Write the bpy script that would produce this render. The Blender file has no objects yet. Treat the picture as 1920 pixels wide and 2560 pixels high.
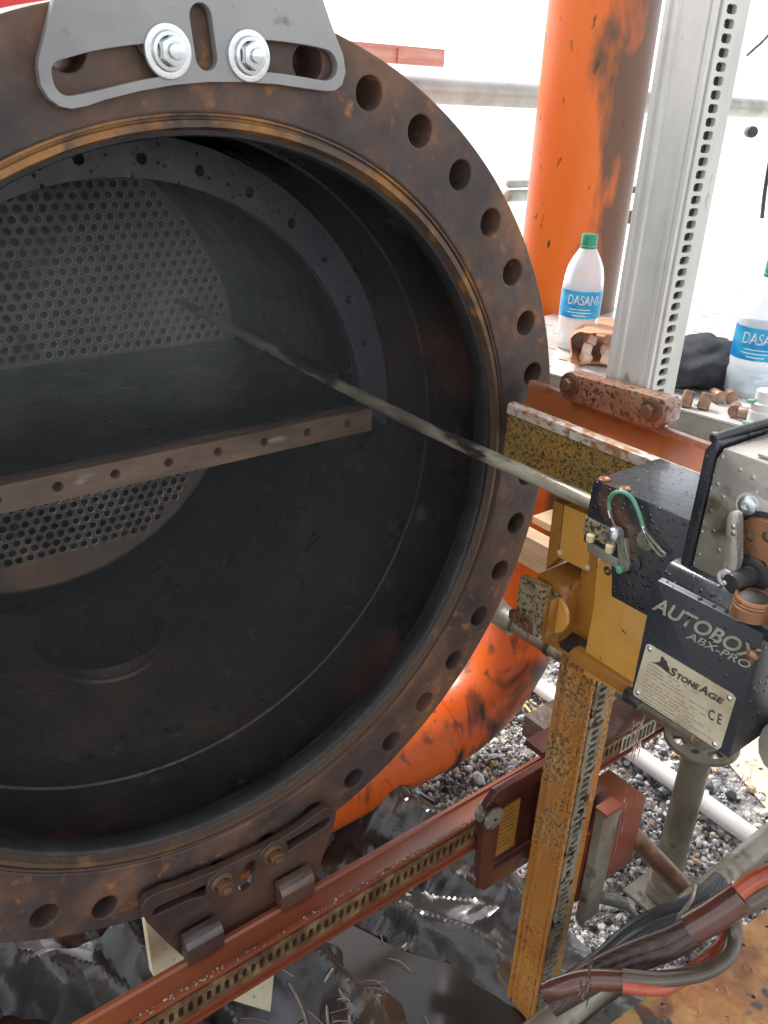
import bpy, bmesh, math, random
import numpy as np
from mathutils import Vector, Matrix, Euler
from math import pi, sin, cos, radians
random.seed(7); rng = np.random.default_rng(7)
S = bpy.context.scene
COL = S.collection

# ---------------------------------------------------------------- camera
CAM_LOC = Vector((-0.41199927, -0.80968111, 0.47591948))
CAM_ROT = Euler((1.1210428, -0.0421554, -0.6562784), 'XYZ')
F_PX = 2146.83                                   # focal length in pixels of a 1920 x 2560 frame
cd = bpy.data.cameras.new('camera'); cam = bpy.data.objects.new('camera', cd); COL.objects.link(cam)
cam.location = CAM_LOC; cam.rotation_euler = CAM_ROT
cd.sensor_fit = 'VERTICAL'; cd.sensor_height = 36; cd.lens = F_PX / 2560 * 36
cd.clip_start = 0.02; cd.clip_end = 6000
S.camera = cam
# ---------------------------------------------------------------- light
SUN_EL, SUN_AZ = radians(52), radians(8)        # azimuth from +Y towards +X
w = bpy.data.worlds.new('World'); S.world = w; w.use_nodes = True
nt = w.node_tree; nt.nodes.clear()
sky = nt.nodes.new('ShaderNodeTexSky'); sky.sky_type = 'NISHITA'; sky.sun_disc = False
sky.sun_elevation = SUN_EL; sky.sun_rotation = SUN_AZ; sky.dust_density = 1.6; sky.air_density = 1.0; sky.ozone_density = 1
hs = nt.nodes.new('ShaderNodeHueSaturation'); hs.inputs['Saturation'].default_value = 0.22
bg = nt.nodes.new('ShaderNodeBackground'); bg.inputs['Strength'].default_value = 0.14
wo = nt.nodes.new('ShaderNodeOutputWorld')
nt.links.new(sky.outputs[0], hs.inputs['Color']); nt.links.new(hs.outputs[0], bg.inputs['Color']); nt.links.new(bg.outputs[0], wo.inputs[0])
sl = bpy.data.lights.new('sun', 'SUN'); sl.energy = 1.5; sl.angle = radians(14); sl.color = (1, .97, .93)
sun = bpy.data.objects.new('sun', sl); COL.objects.link(sun)
sdir = Vector((sin(SUN_AZ) * cos(SUN_EL), cos(SUN_AZ) * cos(SUN_EL), sin(SUN_EL)))
sun.rotation_euler = sdir.to_track_quat('Z', 'Y').to_euler()
S.view_settings.view_transform = 'Standard'; S.view_settings.look = 'None'
S.view_settings.exposure = 1.5; S.view_settings.gamma = 1
S.view_settings.use_curve_mapping = False

# ---------------------------------------------------------------- measuring helpers
_R = CAM_ROT.to_matrix()
def ray(u, v):
    return _R @ Vector(((u - 960) / F_PX, -(v - 1280) / F_PX, -1.0))
def pt(u, v, axis, val):
    """the point of the plane x|y|z = val that the photograph shows at (u, v)"""
    d = ray(u, v); i = 'xyz'.index(axis)
    return CAM_LOC + d * ((val - CAM_LOC[i]) / d[i])

# ---------------------------------------------------------------- materials
MATS = {}
def mat(name, ramp, scale=6, detail=8, rough=(.4, .7), metal=0, bump=.2, bscale=60, bdist=.002, distort=0., stretch=(1, 1, 1),
        specks=None, specks2=None, coat=0, drops=0, spec=.5, ramp_in=None, trans=0, sheen=0):
    """ramp: [(pos, rgb)...] over a noise; specks: (rgb, scale, lo, hi) a second layer of blotches"""
    if name in MATS: return MATS[name]
    m = bpy.data.materials.new(name); m.use_nodes = True
    n = m.node_tree.nodes; l = m.node_tree.links; b = n['Principled BSDF']
    tc = n.new('ShaderNodeTexCoord'); mp = n.new('ShaderNodeMapping'); l.new(tc.outputs['Object'], mp.inputs[0])
    mp.inputs['Scale'].default_value = stretch
    off = [random.uniform(-9, 9) for _ in range(3)]; mp.inputs['Location'].default_value = off
    no = n.new('ShaderNodeTexNoise'); no.inputs['Scale'].default_value = scale; no.inputs['Detail'].default_value = detail
    no.inputs['Roughness'].default_value = .62; no.inputs['Distortion'].default_value = distort
    l.new(mp.outputs[0], no.inputs['Vector'])
    cr = n.new('ShaderNodeValToRGB'); e = cr.color_ramp.elements
    while len(e) < len(ramp): e.new(.5)
    for k, (p, c) in enumerate(ramp): e[k].position = p; e[k].color = (*c, 1)
    l.new(no.outputs['Fac'], cr.inputs[0])
    colour = cr.outputs[0]
    for sp in (specks, specks2):
        if not sp: continue
        c, sc, lo, hi = sp[:4]
        n2 = n.new('ShaderNodeTexNoise'); n2.inputs['Scale'].default_value = sc; n2.inputs['Detail'].default_value = 5
        n2.inputs['Distortion'].default_value = sp[4] if len(sp) > 4 else .3
        l.new(mp.outputs[0], n2.inputs['Vector'])
        mr = n.new('ShaderNodeMapRange'); mr.inputs[1].default_value = lo; mr.inputs[2].default_value = hi
        fo = n2.outputs['Fac']
        if len(sp) > 5:
            sxyz = n.new('ShaderNodeSeparateXYZ'); l.new(tc.outputs['Object'], sxyz.inputs[0])
            for ax_, kk in zip('XYZ', sp[5]):
                if kk:
                    ma = n.new('ShaderNodeMath'); ma.operation = 'MULTIPLY_ADD'; l.new(sxyz.outputs[ax_], ma.inputs[0]); ma.inputs[1].default_value = kk; l.new(fo, ma.inputs[2]); fo = ma.outputs[0]
        l.new(fo, mr.inputs[0])
        mx = n.new('ShaderNodeMix'); mx.data_type = 'RGBA'; l.new(mr.outputs[0], mx.inputs[0])
        l.new(colour, mx.inputs[6]); mx.inputs[7].default_value = (*c, 1); colour = mx.outputs[2]
    l.new(colour, b.inputs['Base Color'])
    rr = n.new('ShaderNodeMapRange'); rr.inputs[1].default_value = .3; rr.inputs[2].default_value = .7
    rr.inputs[3].default_value = rough[0]; rr.inputs[4].default_value = rough[1]
    n3 = n.new('ShaderNodeTexNoise'); n3.inputs['Scale'].default_value = scale * 2.3; n3.inputs['Detail'].default_value = 6
    l.new(mp.outputs[0], n3.inputs['Vector']); l.new(n3.outputs['Fac'], rr.inputs[0]); l.new(rr.outputs[0], b.inputs['Roughness'])
    b.inputs['Metallic'].default_value = metal; b.inputs['Specular IOR Level'].default_value = spec
    if trans: b.inputs['Transmission Weight'].default_value = trans
    if coat: b.inputs['Coat Weight'].default_value = coat; b.inputs['Coat Roughness'].default_value = .08
    nrm = None
    if bump:
        nb = n.new('ShaderNodeTexNoise'); nb.inputs['Scale'].default_value = bscale; nb.inputs['Detail'].default_value = 8
        l.new(tc.outputs['Object'], nb.inputs['Vector'])
        bp = n.new('ShaderNodeBump'); bp.inputs['Strength'].default_value = bump; bp.inputs['Distance'].default_value = bdist
        l.new(nb.outputs['Fac'], bp.inputs['Height']); nrm = bp.outputs[0]
    if drops:
        vo = n.new('ShaderNodeTexVoronoi'); vo.inputs['Scale'].default_value = drops; vo.inputs['Randomness'].default_value = 1
        l.new(tc.outputs['Object'], vo.inputs['Vector'])
        vr = n.new('ShaderNodeMapRange'); vr.inputs[1].default_value = .34; vr.inputs[2].default_value = .0
        vr.interpolation_type = 'SMOOTHSTEP'
        l.new(vo.outputs['Distance'], vr.inputs[0])
        pw = n.new('ShaderNodeMath'); pw.operation = 'MULTIPLY'; l.new(vr.outputs[0], pw.inputs[0])
        sx = n.new('ShaderNodeSeparateColor'); l.new(vo.outputs['Color'], sx.inputs[0])
        th = n.new('ShaderNodeMapRange'); th.inputs[1].default_value = .5; th.inputs[2].default_value = .8
        l.new(sx.outputs[0], th.inputs[0]); l.new(th.outputs[0], pw.inputs[1])
        b2 = n.new('ShaderNodeBump'); b2.inputs['Strength'].default_value = .9; b2.inputs['Distance'].default_value = .004
        l.new(pw.outputs[0], b2.inputs['Height'])
        if nrm: l.new(nrm, b2.inputs['Normal'])
        nrm = b2.outputs[0]
    if nrm: l.new(nrm, b.inputs['Normal'])
    MATS[name] = m
    return m

M_flange = mat('rusty_flange_steel', [(.28, (.036, .024, .022)), (.44, (.080, .050, .040)), (.56, (.145, .075, .044)), (.70, (.26, .12, .055))], scale=11, rough=(.42, .7), bump=.5, bscale=90, specks=((.36, .14, .035), 40, .60, .72), specks2=((.032, .026, .028), 4.5, .44, .66))
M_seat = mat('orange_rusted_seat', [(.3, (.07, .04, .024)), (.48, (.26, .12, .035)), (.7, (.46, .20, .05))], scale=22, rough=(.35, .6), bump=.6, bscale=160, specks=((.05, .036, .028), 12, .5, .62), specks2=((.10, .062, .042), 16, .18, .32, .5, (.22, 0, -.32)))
M_lip = mat('dark_wet_lip', [(.3, (.018, .018, .018)), (.7, (.05, .047, .045))], scale=14, rough=(.3, .55), bump=.6, bscale=120)
M_inside = mat('sooty_wet_inner_wall', [(.3, (.010, .010, .011)), (.50, (.020, .017, .016)), (.66, (.085, .034, .022))], scale=4.6, rough=(.2, .5), bump=.8, bscale=38, bdist=.004, specks=((.055, .055, .058), 26, .62, .74), specks2=((.012, .011, .011), 2.4, .5, .64))
M_ring = mat('blue_black_ring_steel', [(.3, (.020, .022, .027)), (.6, (.045, .047, .055)), (.8, (.09, .07, .05))], scale=8, rough=(.3, .5), bump=.4, bscale=90, drops=120)
M_bar = mat('brown_bar_steel', [(.3, (.05, .036, .03)), (.5, (.12, .075, .05)), (.7, (.22, .13, .08))], scale=14, rough=(.35, .6), bump=.4, bscale=120, stretch=(.5, 1, 1.5), specks=((.28, .22, .17), 22, .66, .74))
M_sheet = mat('tube_sheet_steel', [(.3, (.07, .064, .06)), (.5, (.16, .115, .088)), (.7, (.30, .175, .11))], scale=5, rough=(.25, .5), bump=.5, bscale=120)
M_tube = mat('tube_end_metal', [(.36, (.12, .11, .10)), (.50, (.28, .25, .22)), (.64, (.62, .58, .52))], scale=16, rough=(.18, .35), bump=.3, bscale=200, metal=.15)
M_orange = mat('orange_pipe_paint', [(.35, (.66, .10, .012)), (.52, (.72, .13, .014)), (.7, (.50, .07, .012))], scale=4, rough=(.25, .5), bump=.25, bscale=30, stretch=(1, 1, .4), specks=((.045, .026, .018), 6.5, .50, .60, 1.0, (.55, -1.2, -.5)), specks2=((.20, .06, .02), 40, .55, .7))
M_oldorange = mat('weathered_orange_pipe_paint', [(.35, (.80, .19, .016)), (.6, (.76, .135, .016))], scale=4, rough=(.3, .5), bump=.2, bscale=30, stretch=(1, 1, .45), specks=((.15, .068, .035), 12.0, .42, .58, .4, (3.0, -1.4, 0)), specks2=((.05, .03, .02), 46, .64, .70))
M_rail = mat('wet_orange_brown_anodised', [(.3, (.15, .038, .018)), (.5, (.24, .06, .026)), (.7, (.36, .10, .03))], scale=3, rough=(.28, .48), bump=.15, bscale=60, stretch=(.4, 1, 1), coat=.08, specks=((.06, .03, .025), 60, .68, .75))
M_post = mat('rust_stained_yellow_rail', [(.3, (.42, .14, .028)), (.5, (.56, .24, .05)), (.7, (.46, .30, .13))], scale=6, rough=(.25, .5), bump=.3, bscale=80, stretch=(1, 1, .8), specks=((.15, .09, .045), 230, .56, .66, .6, (0, 0, .13)), specks2=((.46, .19, .045), 8, .5, .6), coat=.2)
M_speck = mat('mustard_blistered_face', [(.3, (.42, .20, .035)), (.5, (.30, .20, .05)), (.7, (.24, .20, .06))], scale=9, rough=(.25, .5), bump=.5, bscale=120, specks=((.075, .052, .03), 210, .48, .58, 1.0), specks2=((.42, .17, .05), 170, .56, .62, 1.), coat=.2)
M_galv = mat('weathered_galvanised', [(.3, (.56, .55, .50)), (.5, (.70, .69, .64)), (.7, (.80, .78, .70))], scale=10, rough=(.3, .55), metal=.2, bump=.2, bscale=90, stretch=(1, 1, .4), specks=((.20, .16, .11), 30, .66, .74))
M_galvdirty = mat('dirty_galvanised_tube', [(.3, (.10, .08, .055)), (.5, (.21, .19, .14)), (.7, (.33, .32, .27))], scale=7, rough=(.25, .5), metal=.3, bump=.3, bscale=70, specks=((.10, .06, .03), 22, .6, .7))
M_rack = mat('greasy_rack_steel', [(.3, (.12, .10, .07)), (.5, (.30, .27, .20)), (.7, (.44, .41, .32))], scale=30, rough=(.3, .55), metal=.3, bump=.5, bscale=220, specks=((.05, .035, .02), 60, .56, .62))
M_rackrail = mat('rusty_brown_rack', [(.3, (.075, .036, .02)), (.5, (.17, .09, .045)), (.7, (.32, .22, .11))], scale=40, rough=(.3, .5), metal=.2, bump=.4, bscale=220)
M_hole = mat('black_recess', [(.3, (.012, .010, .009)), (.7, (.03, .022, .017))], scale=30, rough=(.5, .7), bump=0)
M_plate = mat('fresh_grey_plate_steel', [(.3, (.30, .29, .28)), (.5, (.36, .355, .34)), (.7, (.42, .41, .40))], scale=4, rough=(.38, .5), metal=.25, bump=.08, bscale=150, specks=((.22, .21, .21), 5, .50, .72), specks2=((.20, .14, .10), 30, .66, .74))
M_zinc = mat('bright_zinc_plating', [(.3, (.55, .58, .60)), (.7, (.78, .79, .78))], scale=12, rough=(.18, .34), metal=.9, bump=.15, bscale=120)
M_brkt = mat('dark_wet_bracket_rust', [(.3, (.030, .020, .018)), (.5, (.070, .042, .034)), (.7, (.12, .062, .036))], scale=6, rough=(.22, .4), bump=.2, bscale=60, coat=.3)
M_boltrust = mat('rusty_bolt', [(.3, (.08, .04, .025)), (.6, (.22, .11, .06)), (.8, (.38, .24, .15))], scale=30, rough=(.3, .5), bump=.4, bscale=150, metal=.3)
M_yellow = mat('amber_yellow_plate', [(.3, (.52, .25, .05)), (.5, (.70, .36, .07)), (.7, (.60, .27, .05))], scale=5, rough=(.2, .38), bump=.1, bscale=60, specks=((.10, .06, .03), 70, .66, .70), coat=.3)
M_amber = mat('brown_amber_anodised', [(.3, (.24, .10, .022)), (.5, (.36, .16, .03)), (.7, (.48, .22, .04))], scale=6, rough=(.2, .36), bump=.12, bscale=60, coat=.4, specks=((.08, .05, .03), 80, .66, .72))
M_padplate = mat('blistered_pad_plate', [(.3, (.22, .20, .14)), (.5, (.30, .24, .14)), (.7, (.22, .11, .05))], scale=18, rough=(.25, .5), bump=.5, bscale=140, specks=((.05, .036, .028), 190, .50, .58, 1.), coat=.2)
M_black = mat('wet_black_coating', [(.3, (.014, .016, .019)), (.6, (.030, .032, .037)), (.8, (.05, .052, .056))], scale=8, rough=(.18, .4), bump=.3, bscale=110, drops=150, specks=((.16, .075, .04), 6, .62, .70), coat=.3)
M_cover = mat('wet_charcoal_cover', [(.3, (.022, .024, .030)), (.7, (.040, .043, .050))], scale=5, rough=(.25, .42), bump=.08, bscale=90, drops=130)
M_alu = mat('wet_cast_aluminium', [(.3, (.28, .25, .20)), (.5, (.40, .37, .32)), (.7, (.50, .47, .43))], scale=9, rough=(.22, .42), metal=.45, bump=.15, bscale=80, drops=110, specks=((.13, .09, .05), 22, .64, .74))
M_name = mat('cream_nameplate', [(.3, (.46, .38, .24)), (.5, (.62, .54, .38)), (.7, (.72, .66, .50))], scale=20, rough=(.25, .4), bump=.05, metal=.25, specks=((.40, .27, .12), 14, .62, .74))
M_print = mat('worn_beige_lettering', [(.3, (.24, .22, .16)), (.7, (.40, .36, .28))], scale=60, rough=(.4, .6), bump=0)
M_ink = mat('dark_plate_ink', [(.3, (.03, .03, .035)), (.7, (.06, .055, .055))], scale=60, rough=(.4, .6), bump=0)
M_brass = mat('brown_bronze', [(.3, (.22, .10, .045)), (.7, (.40, .20, .10))], scale=14, rough=(.22, .4), metal=.5, bump=.2, bscale=90)
M_green = mat('pale_green_cord', [(.3, (.09, .26, .16)), (.7, (.20, .42, .28))], scale=40, rough=(.3, .5), bump=.5, bscale=400)
M_wire = mat('dirty_wire', [(.3, (.10, .10, .06)), (.7, (.30, .30, .24))], scale=60, rough=(.3, .5), metal=.4, bump=.2, bscale=400)
M_lance = mat('scratched_lance_steel', [(.3, (.08, .066, .055)), (.44, (.26, .23, .17)), (.58, (.52, .47, .34)), (.72, (.34, .33, .24))], scale=18, rough=(.25, .5), metal=.25, bump=.5, bscale=60, stretch=(1, .25, 1), specks=((.045, .036, .034), 20, .53, .60))
M_white = mat('white_deck_paint', [(.3, (.62, .62, .60)), (.7, (.82, .82, .80))], scale=6, rough=(.12, .3), bump=.1, bscale=50)
M_tabledirt = mat('grimy_table_steel', [(.35, (.60, .59, .56)), (.5, (.66, .65, .62)), (.68, (.40, .34, .28))], scale=6, rough=(.1, .3), bump=.15, bscale=50, metal=.2, specks=((.20, .15, .11), 9, .62, .72))
M_tableedge = mat('greenish_zinc_edge', [(.3, (.22, .24, .19)), (.6, (.42, .44, .38)), (.8, (.60, .60, .54))], scale=12, rough=(.3, .5), metal=.3, bump=.2, bscale=80)
M_deck = mat('rusted_ochre_deck', [(.28, (.09, .038, .016)), (.42, (.28, .11, .024)), (.53, (.42, .21, .06)), (.70, (.48, .30, .12))], scale=9, rough=(.3, .5), bump=.35, bscale=50, specks=((.05, .046, .048), 7, .555, .575, 1.2), specks2=((.16, .05, .02), 22, .56, .72), coat=.08)
M_tarp = mat('black_plastic_film', [(.3, (.024, .024, .024)), (.58, (.040, .037, .035)), (.76, (.14, .066, .030))], scale=3.5, rough=(.12, .30), bump=.25, bscale=60, bdist=.003, spec=.6)
M_water = mat('oily_black_water', [(.3, (.012, .012, .012)), (.7, (.03, .022, .016))], scale=3, rough=(.05, .14), bump=.05, bscale=10, bdist=.004, spec=.28)
M_hose = mat('black_rubber_hose', [(.3, (.014, .014, .016)), (.7, (.04, .04, .042))], scale=30, rough=(.2, .4), bump=.3, bscale=200)
M_brownhose = mat('muddy_brown_hose', [(.3, (.07, .05, .035)), (.7, (.15, .11, .08))], scale=12, rough=(.15, .3), bump=.2, bscale=80, coat=.4)
M_redhose = mat('orange_red_hose', [(.3, (.30, .045, .02)), (.7, (.55, .11, .05))], scale=14, rough=(.2, .35), bump=.2, bscale=80, coat=.3)
M_tape = mat('maroon_shrink_sleeve', [(.3, (.075, .026, .018)), (.7, (.15, .055, .036))], scale=12, rough=(.15, .3), bump=.1, bscale=60, coat=.5)
M_wood = mat('pale_sawn_timber', [(.3, (.46, .30, .17)), (.5, (.64, .47, .28)), (.7, (.72, .60, .42))], scale=5, rough=(.5, .7), bump=.4, bscale=60, stretch=(6, .6, 6))
M_oldwood = mat('dark_wet_timber', [(.3, (.05, .035, .027)), (.7, (.17, .12, .09))], scale=8, rough=(.4, .6), bump=.8, bscale=60, bdist=.006, stretch=(3, 1, 3))
M_board = mat('cream_painted_board', [(.3, (.56, .47, .27)), (.7, (.78, .72, .55))], scale=9, rough=(.4, .6), bump=.3, bscale=140, specks=((.35, .24, .10), 90, .64, .72))
M_paper = mat('brown_kraft_paper', [(.3, (.46, .18, .08)), (.7, (.66, .30, .15))], scale=8, rough=(.5, .7), bump=.3, bscale=40, specks=((.22, .08, .04), 10, .60, .75))
M_foam = mat('peach_foam', [(.3, (.86, .60, .44)), (.7, (.94, .78, .64))], scale=30, rough=(.7, .9), bump=.2, bscale=200)
M_cloth = mat('black_knit_cloth', [(.3, (.012, .013, .016)), (.7, (.035, .037, .042))], scale=30, rough=(.8, .95), bump=.5, bscale=260)
M_plug = mat('brown_metal_plug', [(.3, (.16, .09, .06)), (.6, (.38, .24, .17)), (.8, (.5, .38, .3))], scale=50, rough=(.3, .5), metal=.4, bump=.3, bscale=200)
M_label = mat('blue_bottle_label', [(.3, (.005, .12, .48)), (.5, (.01, .26, .62)), (.66, (.04, .50, .72))], scale=16, rough=(.25, .4), bump=0, stretch=(1, 1, 1.6))
M_cap = mat('green_bottle_cap', [(.3, (.01, .20, .10)), (.7, (.02, .34, .17))], scale=20, rough=(.3, .4), bump=0)
M_whiteprint = mat('white_print', [(.3, (.85, .85, .85)), (.7, (.95, .95, .95))], scale=20, rough=(.4, .5), bump=0)
M_red = mat('pinkish_red_paint', [(.3, (.62, .07, .08)), (.7, (.75, .14, .15))], scale=5, rough=(.2, .4), bump=.1, bscale=30)
M_brick = mat('reddish_wet_board', [(.3, (.42, .13, .08)), (.5, (.60, .24, .17)), (.7, (.70, .38, .30))], scale=7, rough=(.3, .5), bump=.5, bscale=40, stretch=(.4, .4, 5))
M_concrete = mat('pale_wet_concrete', [(.3, (.60, .59, .57)), (.7, (.78, .77, .75))], scale=1.2, rough=(.3, .5), bump=.03, bscale=12, spec=.08)
M_wall = mat('white_horizon_cover', [(.3, (.78, .78, .77)), (.7, (.84, .84, .83))], scale=1, rough=(.3, .5), bump=.05)
M_yellowcord = mat('yellow_cord', [(.3, (.55, .34, .03)), (.7, (.75, .52, .06))], scale=40, rough=(.4, .6), bump=.2, bscale=300)
M_grime = mat('dark_maroon_anodised', [(.3, (.045, .016, .014)), (.6, (.09, .030, .024)), (.8, (.14, .05, .035))], scale=6, rough=(.18, .35), bump=.15, bscale=60, coat=.4)
M_straw = mat('wet_straw', [(.3, (.14, .09, .06)), (.7, (.36, .26, .16))], scale=30, rough=(.2, .4), bump=.2, bscale=100, coat=.6)

def glass_mat(name, col, rough, ior=1.33, weight=1):
    m = bpy.data.materials.new(name); m.use_nodes = True; b = m.node_tree.nodes['Principled BSDF']
    b.inputs['Base Color'].default_value = (*col, 1); b.inputs['Roughness'].default_value = rough
    b.inputs['Transmission Weight'].default_value = weight; b.inputs['IOR'].default_value = ior
    return m
M_clear = glass_mat('clear_plastic', (.94, .98, 1), .08, 1.2, .5)
M_drop = glass_mat('clear_water', (1, 1, 1), .02)

# ---------------------------------------------------------------- mesh helpers
class MB:
    def __init__(s): s.bm = bmesh.new()
    def _new(s, verts, bev=0, seg=2):
        if bev:
            ed = list({e for v in verts for e in v.link_edges})
            bmesh.ops.bevel(s.bm, geom=ed, offset=bev, segments=seg, profile=.6, affect='EDGES', clamp_overlap=True)
    def box(s, a, b, bev=0, M=None):
        a, b = Vector(a), Vector(b)
        lo = Vector([min(a[i], b[i]) for i in range(3)]); hi = Vector([max(a[i], b[i]) for i in range(3)])
        r = bmesh.ops.create_cube(s.bm, size=1)
        T = Matrix.Translation((lo + hi) / 2) @ Matrix.Diagonal(((hi - lo).x, (hi - lo).y, (hi - lo).z, 1))
        if M: T = M @ T
        bmesh.ops.transform(s.bm, matrix=T, verts=r['verts']); s._new(r['verts'], bev); return s
    def cyl(s, p, q, r, seg=24, r2=None, cap=True, bev=0):
        p, q = Vector(p), Vector(q); d = q - p
        g = bmesh.ops.create_cone(s.bm, cap_ends=cap, segments=seg, radius1=r, radius2=r if r2 is None else r2, depth=d.length)
        T = Matrix.Translation((p + q) / 2) @ d.to_track_quat('Z', 'Y').to_matrix().to_4x4()
        bmesh.ops.transform(s.bm, matrix=T, verts=g['verts'])
        if bev:
            ed = [e for e in {e for v in g['verts'] for e in v.link_edges} if any(len(f.verts) > 4 for f in e.link_faces)]
            bmesh.ops.bevel(s.bm, geom=ed, offset=bev, segments=2, profile=.6, affect='EDGES')
        return s
    def lathe(s, o, axis, prof, seg=48, a0=0, a1=2 * pi, ref=None):
        """prof: (distance along axis, radius)"""
        o = Vector(o); ax = Vector(axis).normalized()
        e1 = Vector(ref) if ref else ax.orthogonal().normalized(); e2 = ax.cross(e1)
        full = abs(a1 - a0 - 2 * pi) < 1e-6; n = seg if full else seg + 1
        rings = []
        for h, r in prof:
            rings.append([s.bm.verts.new(o + ax * h + (e1 * cos(a0 + (a1 - a0) * k / seg) + e2 * sin(a0 + (a1 - a0) * k / seg)) * r) for k in range(n)])
        for A, B in zip(rings, rings[1:]):
            for k in range(seg):
                j = (k + 1) % n
                try: s.bm.faces.new((A[k], A[j], B[j], B[k]))
                except ValueError: pass
        return s
    def tube(s, pts, r, seg=12, smooth=4, rv=None, cap=True):
        P = [Vector(p) for p in pts]
        if smooth > 1 and len(P) > 2:
            Q = []
            for i in range(len(P) - 1):
                p0 = P[max(i - 1, 0)]; p1 = P[i]; p2 = P[i + 1]; p3 = P[min(i + 2, len(P) - 1)]
                for k in range(smooth):
                    t = k / smooth
                    Q.append(.5 * ((2 * p1) + (-p0 + p2) * t + (2 * p0 - 5 * p1 + 4 * p2 - p3) * t * t + (-p0 + 3 * p1 - 3 * p2 + p3) * t ** 3))
            Q.append(P[-1]); P = Q
        up = None; rings = []
        for i, p in enumerate(P):
            d = (P[min(i + 1, len(P) - 1)] - P[max(i - 1, 0)]).normalized()
            if up is None: up = d.orthogonal().normalized()
            up = (up - d * up.dot(d)).normalized(); sd = d.cross(up)
            rr = r if rv is None else rv(i / (len(P) - 1)) * r
            rings.append([s.bm.verts.new(p + (up * cos(2 * pi * k / seg) + sd * sin(2 * pi * k / seg)) * rr) for k in range(seg)])
        for A, B in zip(rings, rings[1:]):
            for k in range(seg): s.bm.faces.new((A[k], A[(k + 1) % seg], B[(k + 1) % seg], B[k]))
        if cap:
            s.bm.faces.new(rings[0][::-1]); s.bm.faces.new(rings[-1])
        return s
    def prism(s, poly, d, bev=0):
        """poly: 3D points in a plane, d: extrusion vector"""
        d = Vector(d); A = [s.bm.verts.new(Vector(p)) for p in poly]; B = [s.bm.verts.new(Vector(p) + d) for p in poly]
        n = len(A); s.bm.faces.new(A); s.bm.faces.new(B[::-1])
        for k in range(n): s.bm.faces.new((A[k], B[k], B[(k + 1) % n], A[(k + 1) % n]))
        if bev: s._new(A + B, bev)
        return s
    def hexnut(s, p, q, r):
        return s.cyl(p, q, r, seg=6, bev=r * .08)
    def plate(s, outer, holes, t, O=(0, 0, 0), ex=(1, 0, 0), ey=(0, 0, 1), bev=0):
        """flat plate with real holes; outer and holes are 2D outlines, thickness t to each side split"""
        cu = bpy.data.curves.new('c', 'CURVE'); cu.dimensions = '2D'; cu.fill_mode = 'BOTH'; cu.extrude = max(t / 2 - bev, 0)
        cu.bevel_depth = bev; cu.bevel_resolution = 1
        for o in [outer] + list(holes):
            sp = cu.splines.new('POLY'); sp.points.add(len(o) - 1); sp.use_cyclic_u = True
            for k, q in enumerate(o): sp.points[k].co = (q[0], q[1], 0, 1)
        ob = bpy.data.objects.new('c', cu); COL.objects.link(ob); dg = bpy.context.evaluated_depsgraph_get()
        me = bpy.data.meshes.new_from_object(ob.evaluated_get(dg))
        ex, ey = Vector(ex).normalized(), Vector(ey).normalized(); ez = ex.cross(ey)
        T = Matrix((ex, ey, ez)).transposed().to_4x4(); T.translation = Vector(O)
        me.transform(T); s.bm.from_mesh(me)
        bpy.data.objects.remove(ob); bpy.data.curves.remove(cu); bpy.data.meshes.remove(me)
        return s
    def text(s, txt, size, O, ex, ey, t=.0004, shear=0, offset=0, fit=None):
        cu = bpy.data.curves.new('t', 'FONT'); cu.body = txt; cu.size = size; cu.extrude = t / 2; cu.shear = shear; cu.offset = offset
        ob = bpy.data.objects.new('t', cu); COL.objects.link(ob); dg = bpy.context.evaluated_depsgraph_get()
        me = bpy.data.meshes.new_from_object(ob.evaluated_get(dg))
        xs = [v.co.x for v in me.vertices]; ys = [v.co.y for v in me.vertices]
        if fit: me.transform(Matrix.Diagonal((fit[0] / (max(xs) - min(xs)), fit[1] / (max(ys) - min(ys)), 1, 1)) @ Matrix.Translation((-min(xs), -min(ys), 0)))
        ex, ey = Vector(ex).normalized(), Vector(ey); ey = (ey - ex * ey.dot(ex)).normalized(); ez = ex.cross(ey)
        T = Matrix((ex, ey, ez)).transposed().to_4x4(); T.translation = Vector(O)
        me.transform(T); s.bm.from_mesh(me)
        bpy.data.objects.remove(ob); bpy.data.curves.remove(cu); bpy.data.meshes.remove(me)
        return s

ORG = {}
def org(o): return ORG.get(o.name, Vector((0, 0, 0)))
def put(name, mb, m, parent=None, angle=35, kind=None, label=None, loc=None, recalc=True):
    """links one mesh object; vertices come in world coordinates"""
    bm = mb.bm if isinstance(mb, MB) else mb
    o_par = org(parent) if parent else Vector((0, 0, 0))
    L = Vector(loc) if loc is not None else (o_par if parent else Vector((0, 0, 0)))
    if recalc: bmesh.ops.recalc_face_normals(bm, faces=bm.faces)
    bmesh.ops.translate(bm, vec=-L, verts=bm.verts)
    me = bpy.data.meshes.new(name); bm.to_mesh(me); bm.free()
    me.shade_smooth()
    if angle: me.set_sharp_from_angle(angle=radians(angle))
    me.materials.append(m)
    o = bpy.data.objects.new(name, me); COL.objects.link(o)
    o.location = L - o_par
    if parent: o.parent = parent
    ORG[o.name] = L
    if kind: o['kind'] = kind
    if label: o['label'] = label
    return o
def thing(name, label, cat, loc, group=None):
    o = bpy.data.objects.new(name, None); COL.objects.link(o); o.location = loc; ORG[o.name] = Vector(loc)
    o.empty_display_size = .02
    o['label'] = label; o['category'] = cat
    if group: o['group'] = group
    return o
def tag(o, label, cat, group=None):
    o['label'] = label; o['category'] = cat
    if group: o['group'] = group
    return o
def circle2(cx, cy, r, n=24, a=0): return [(cx + r * cos(a + 2 * pi * k / n), cy + r * sin(a + 2 * pi * k / n)) for k in range(n)]
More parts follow.
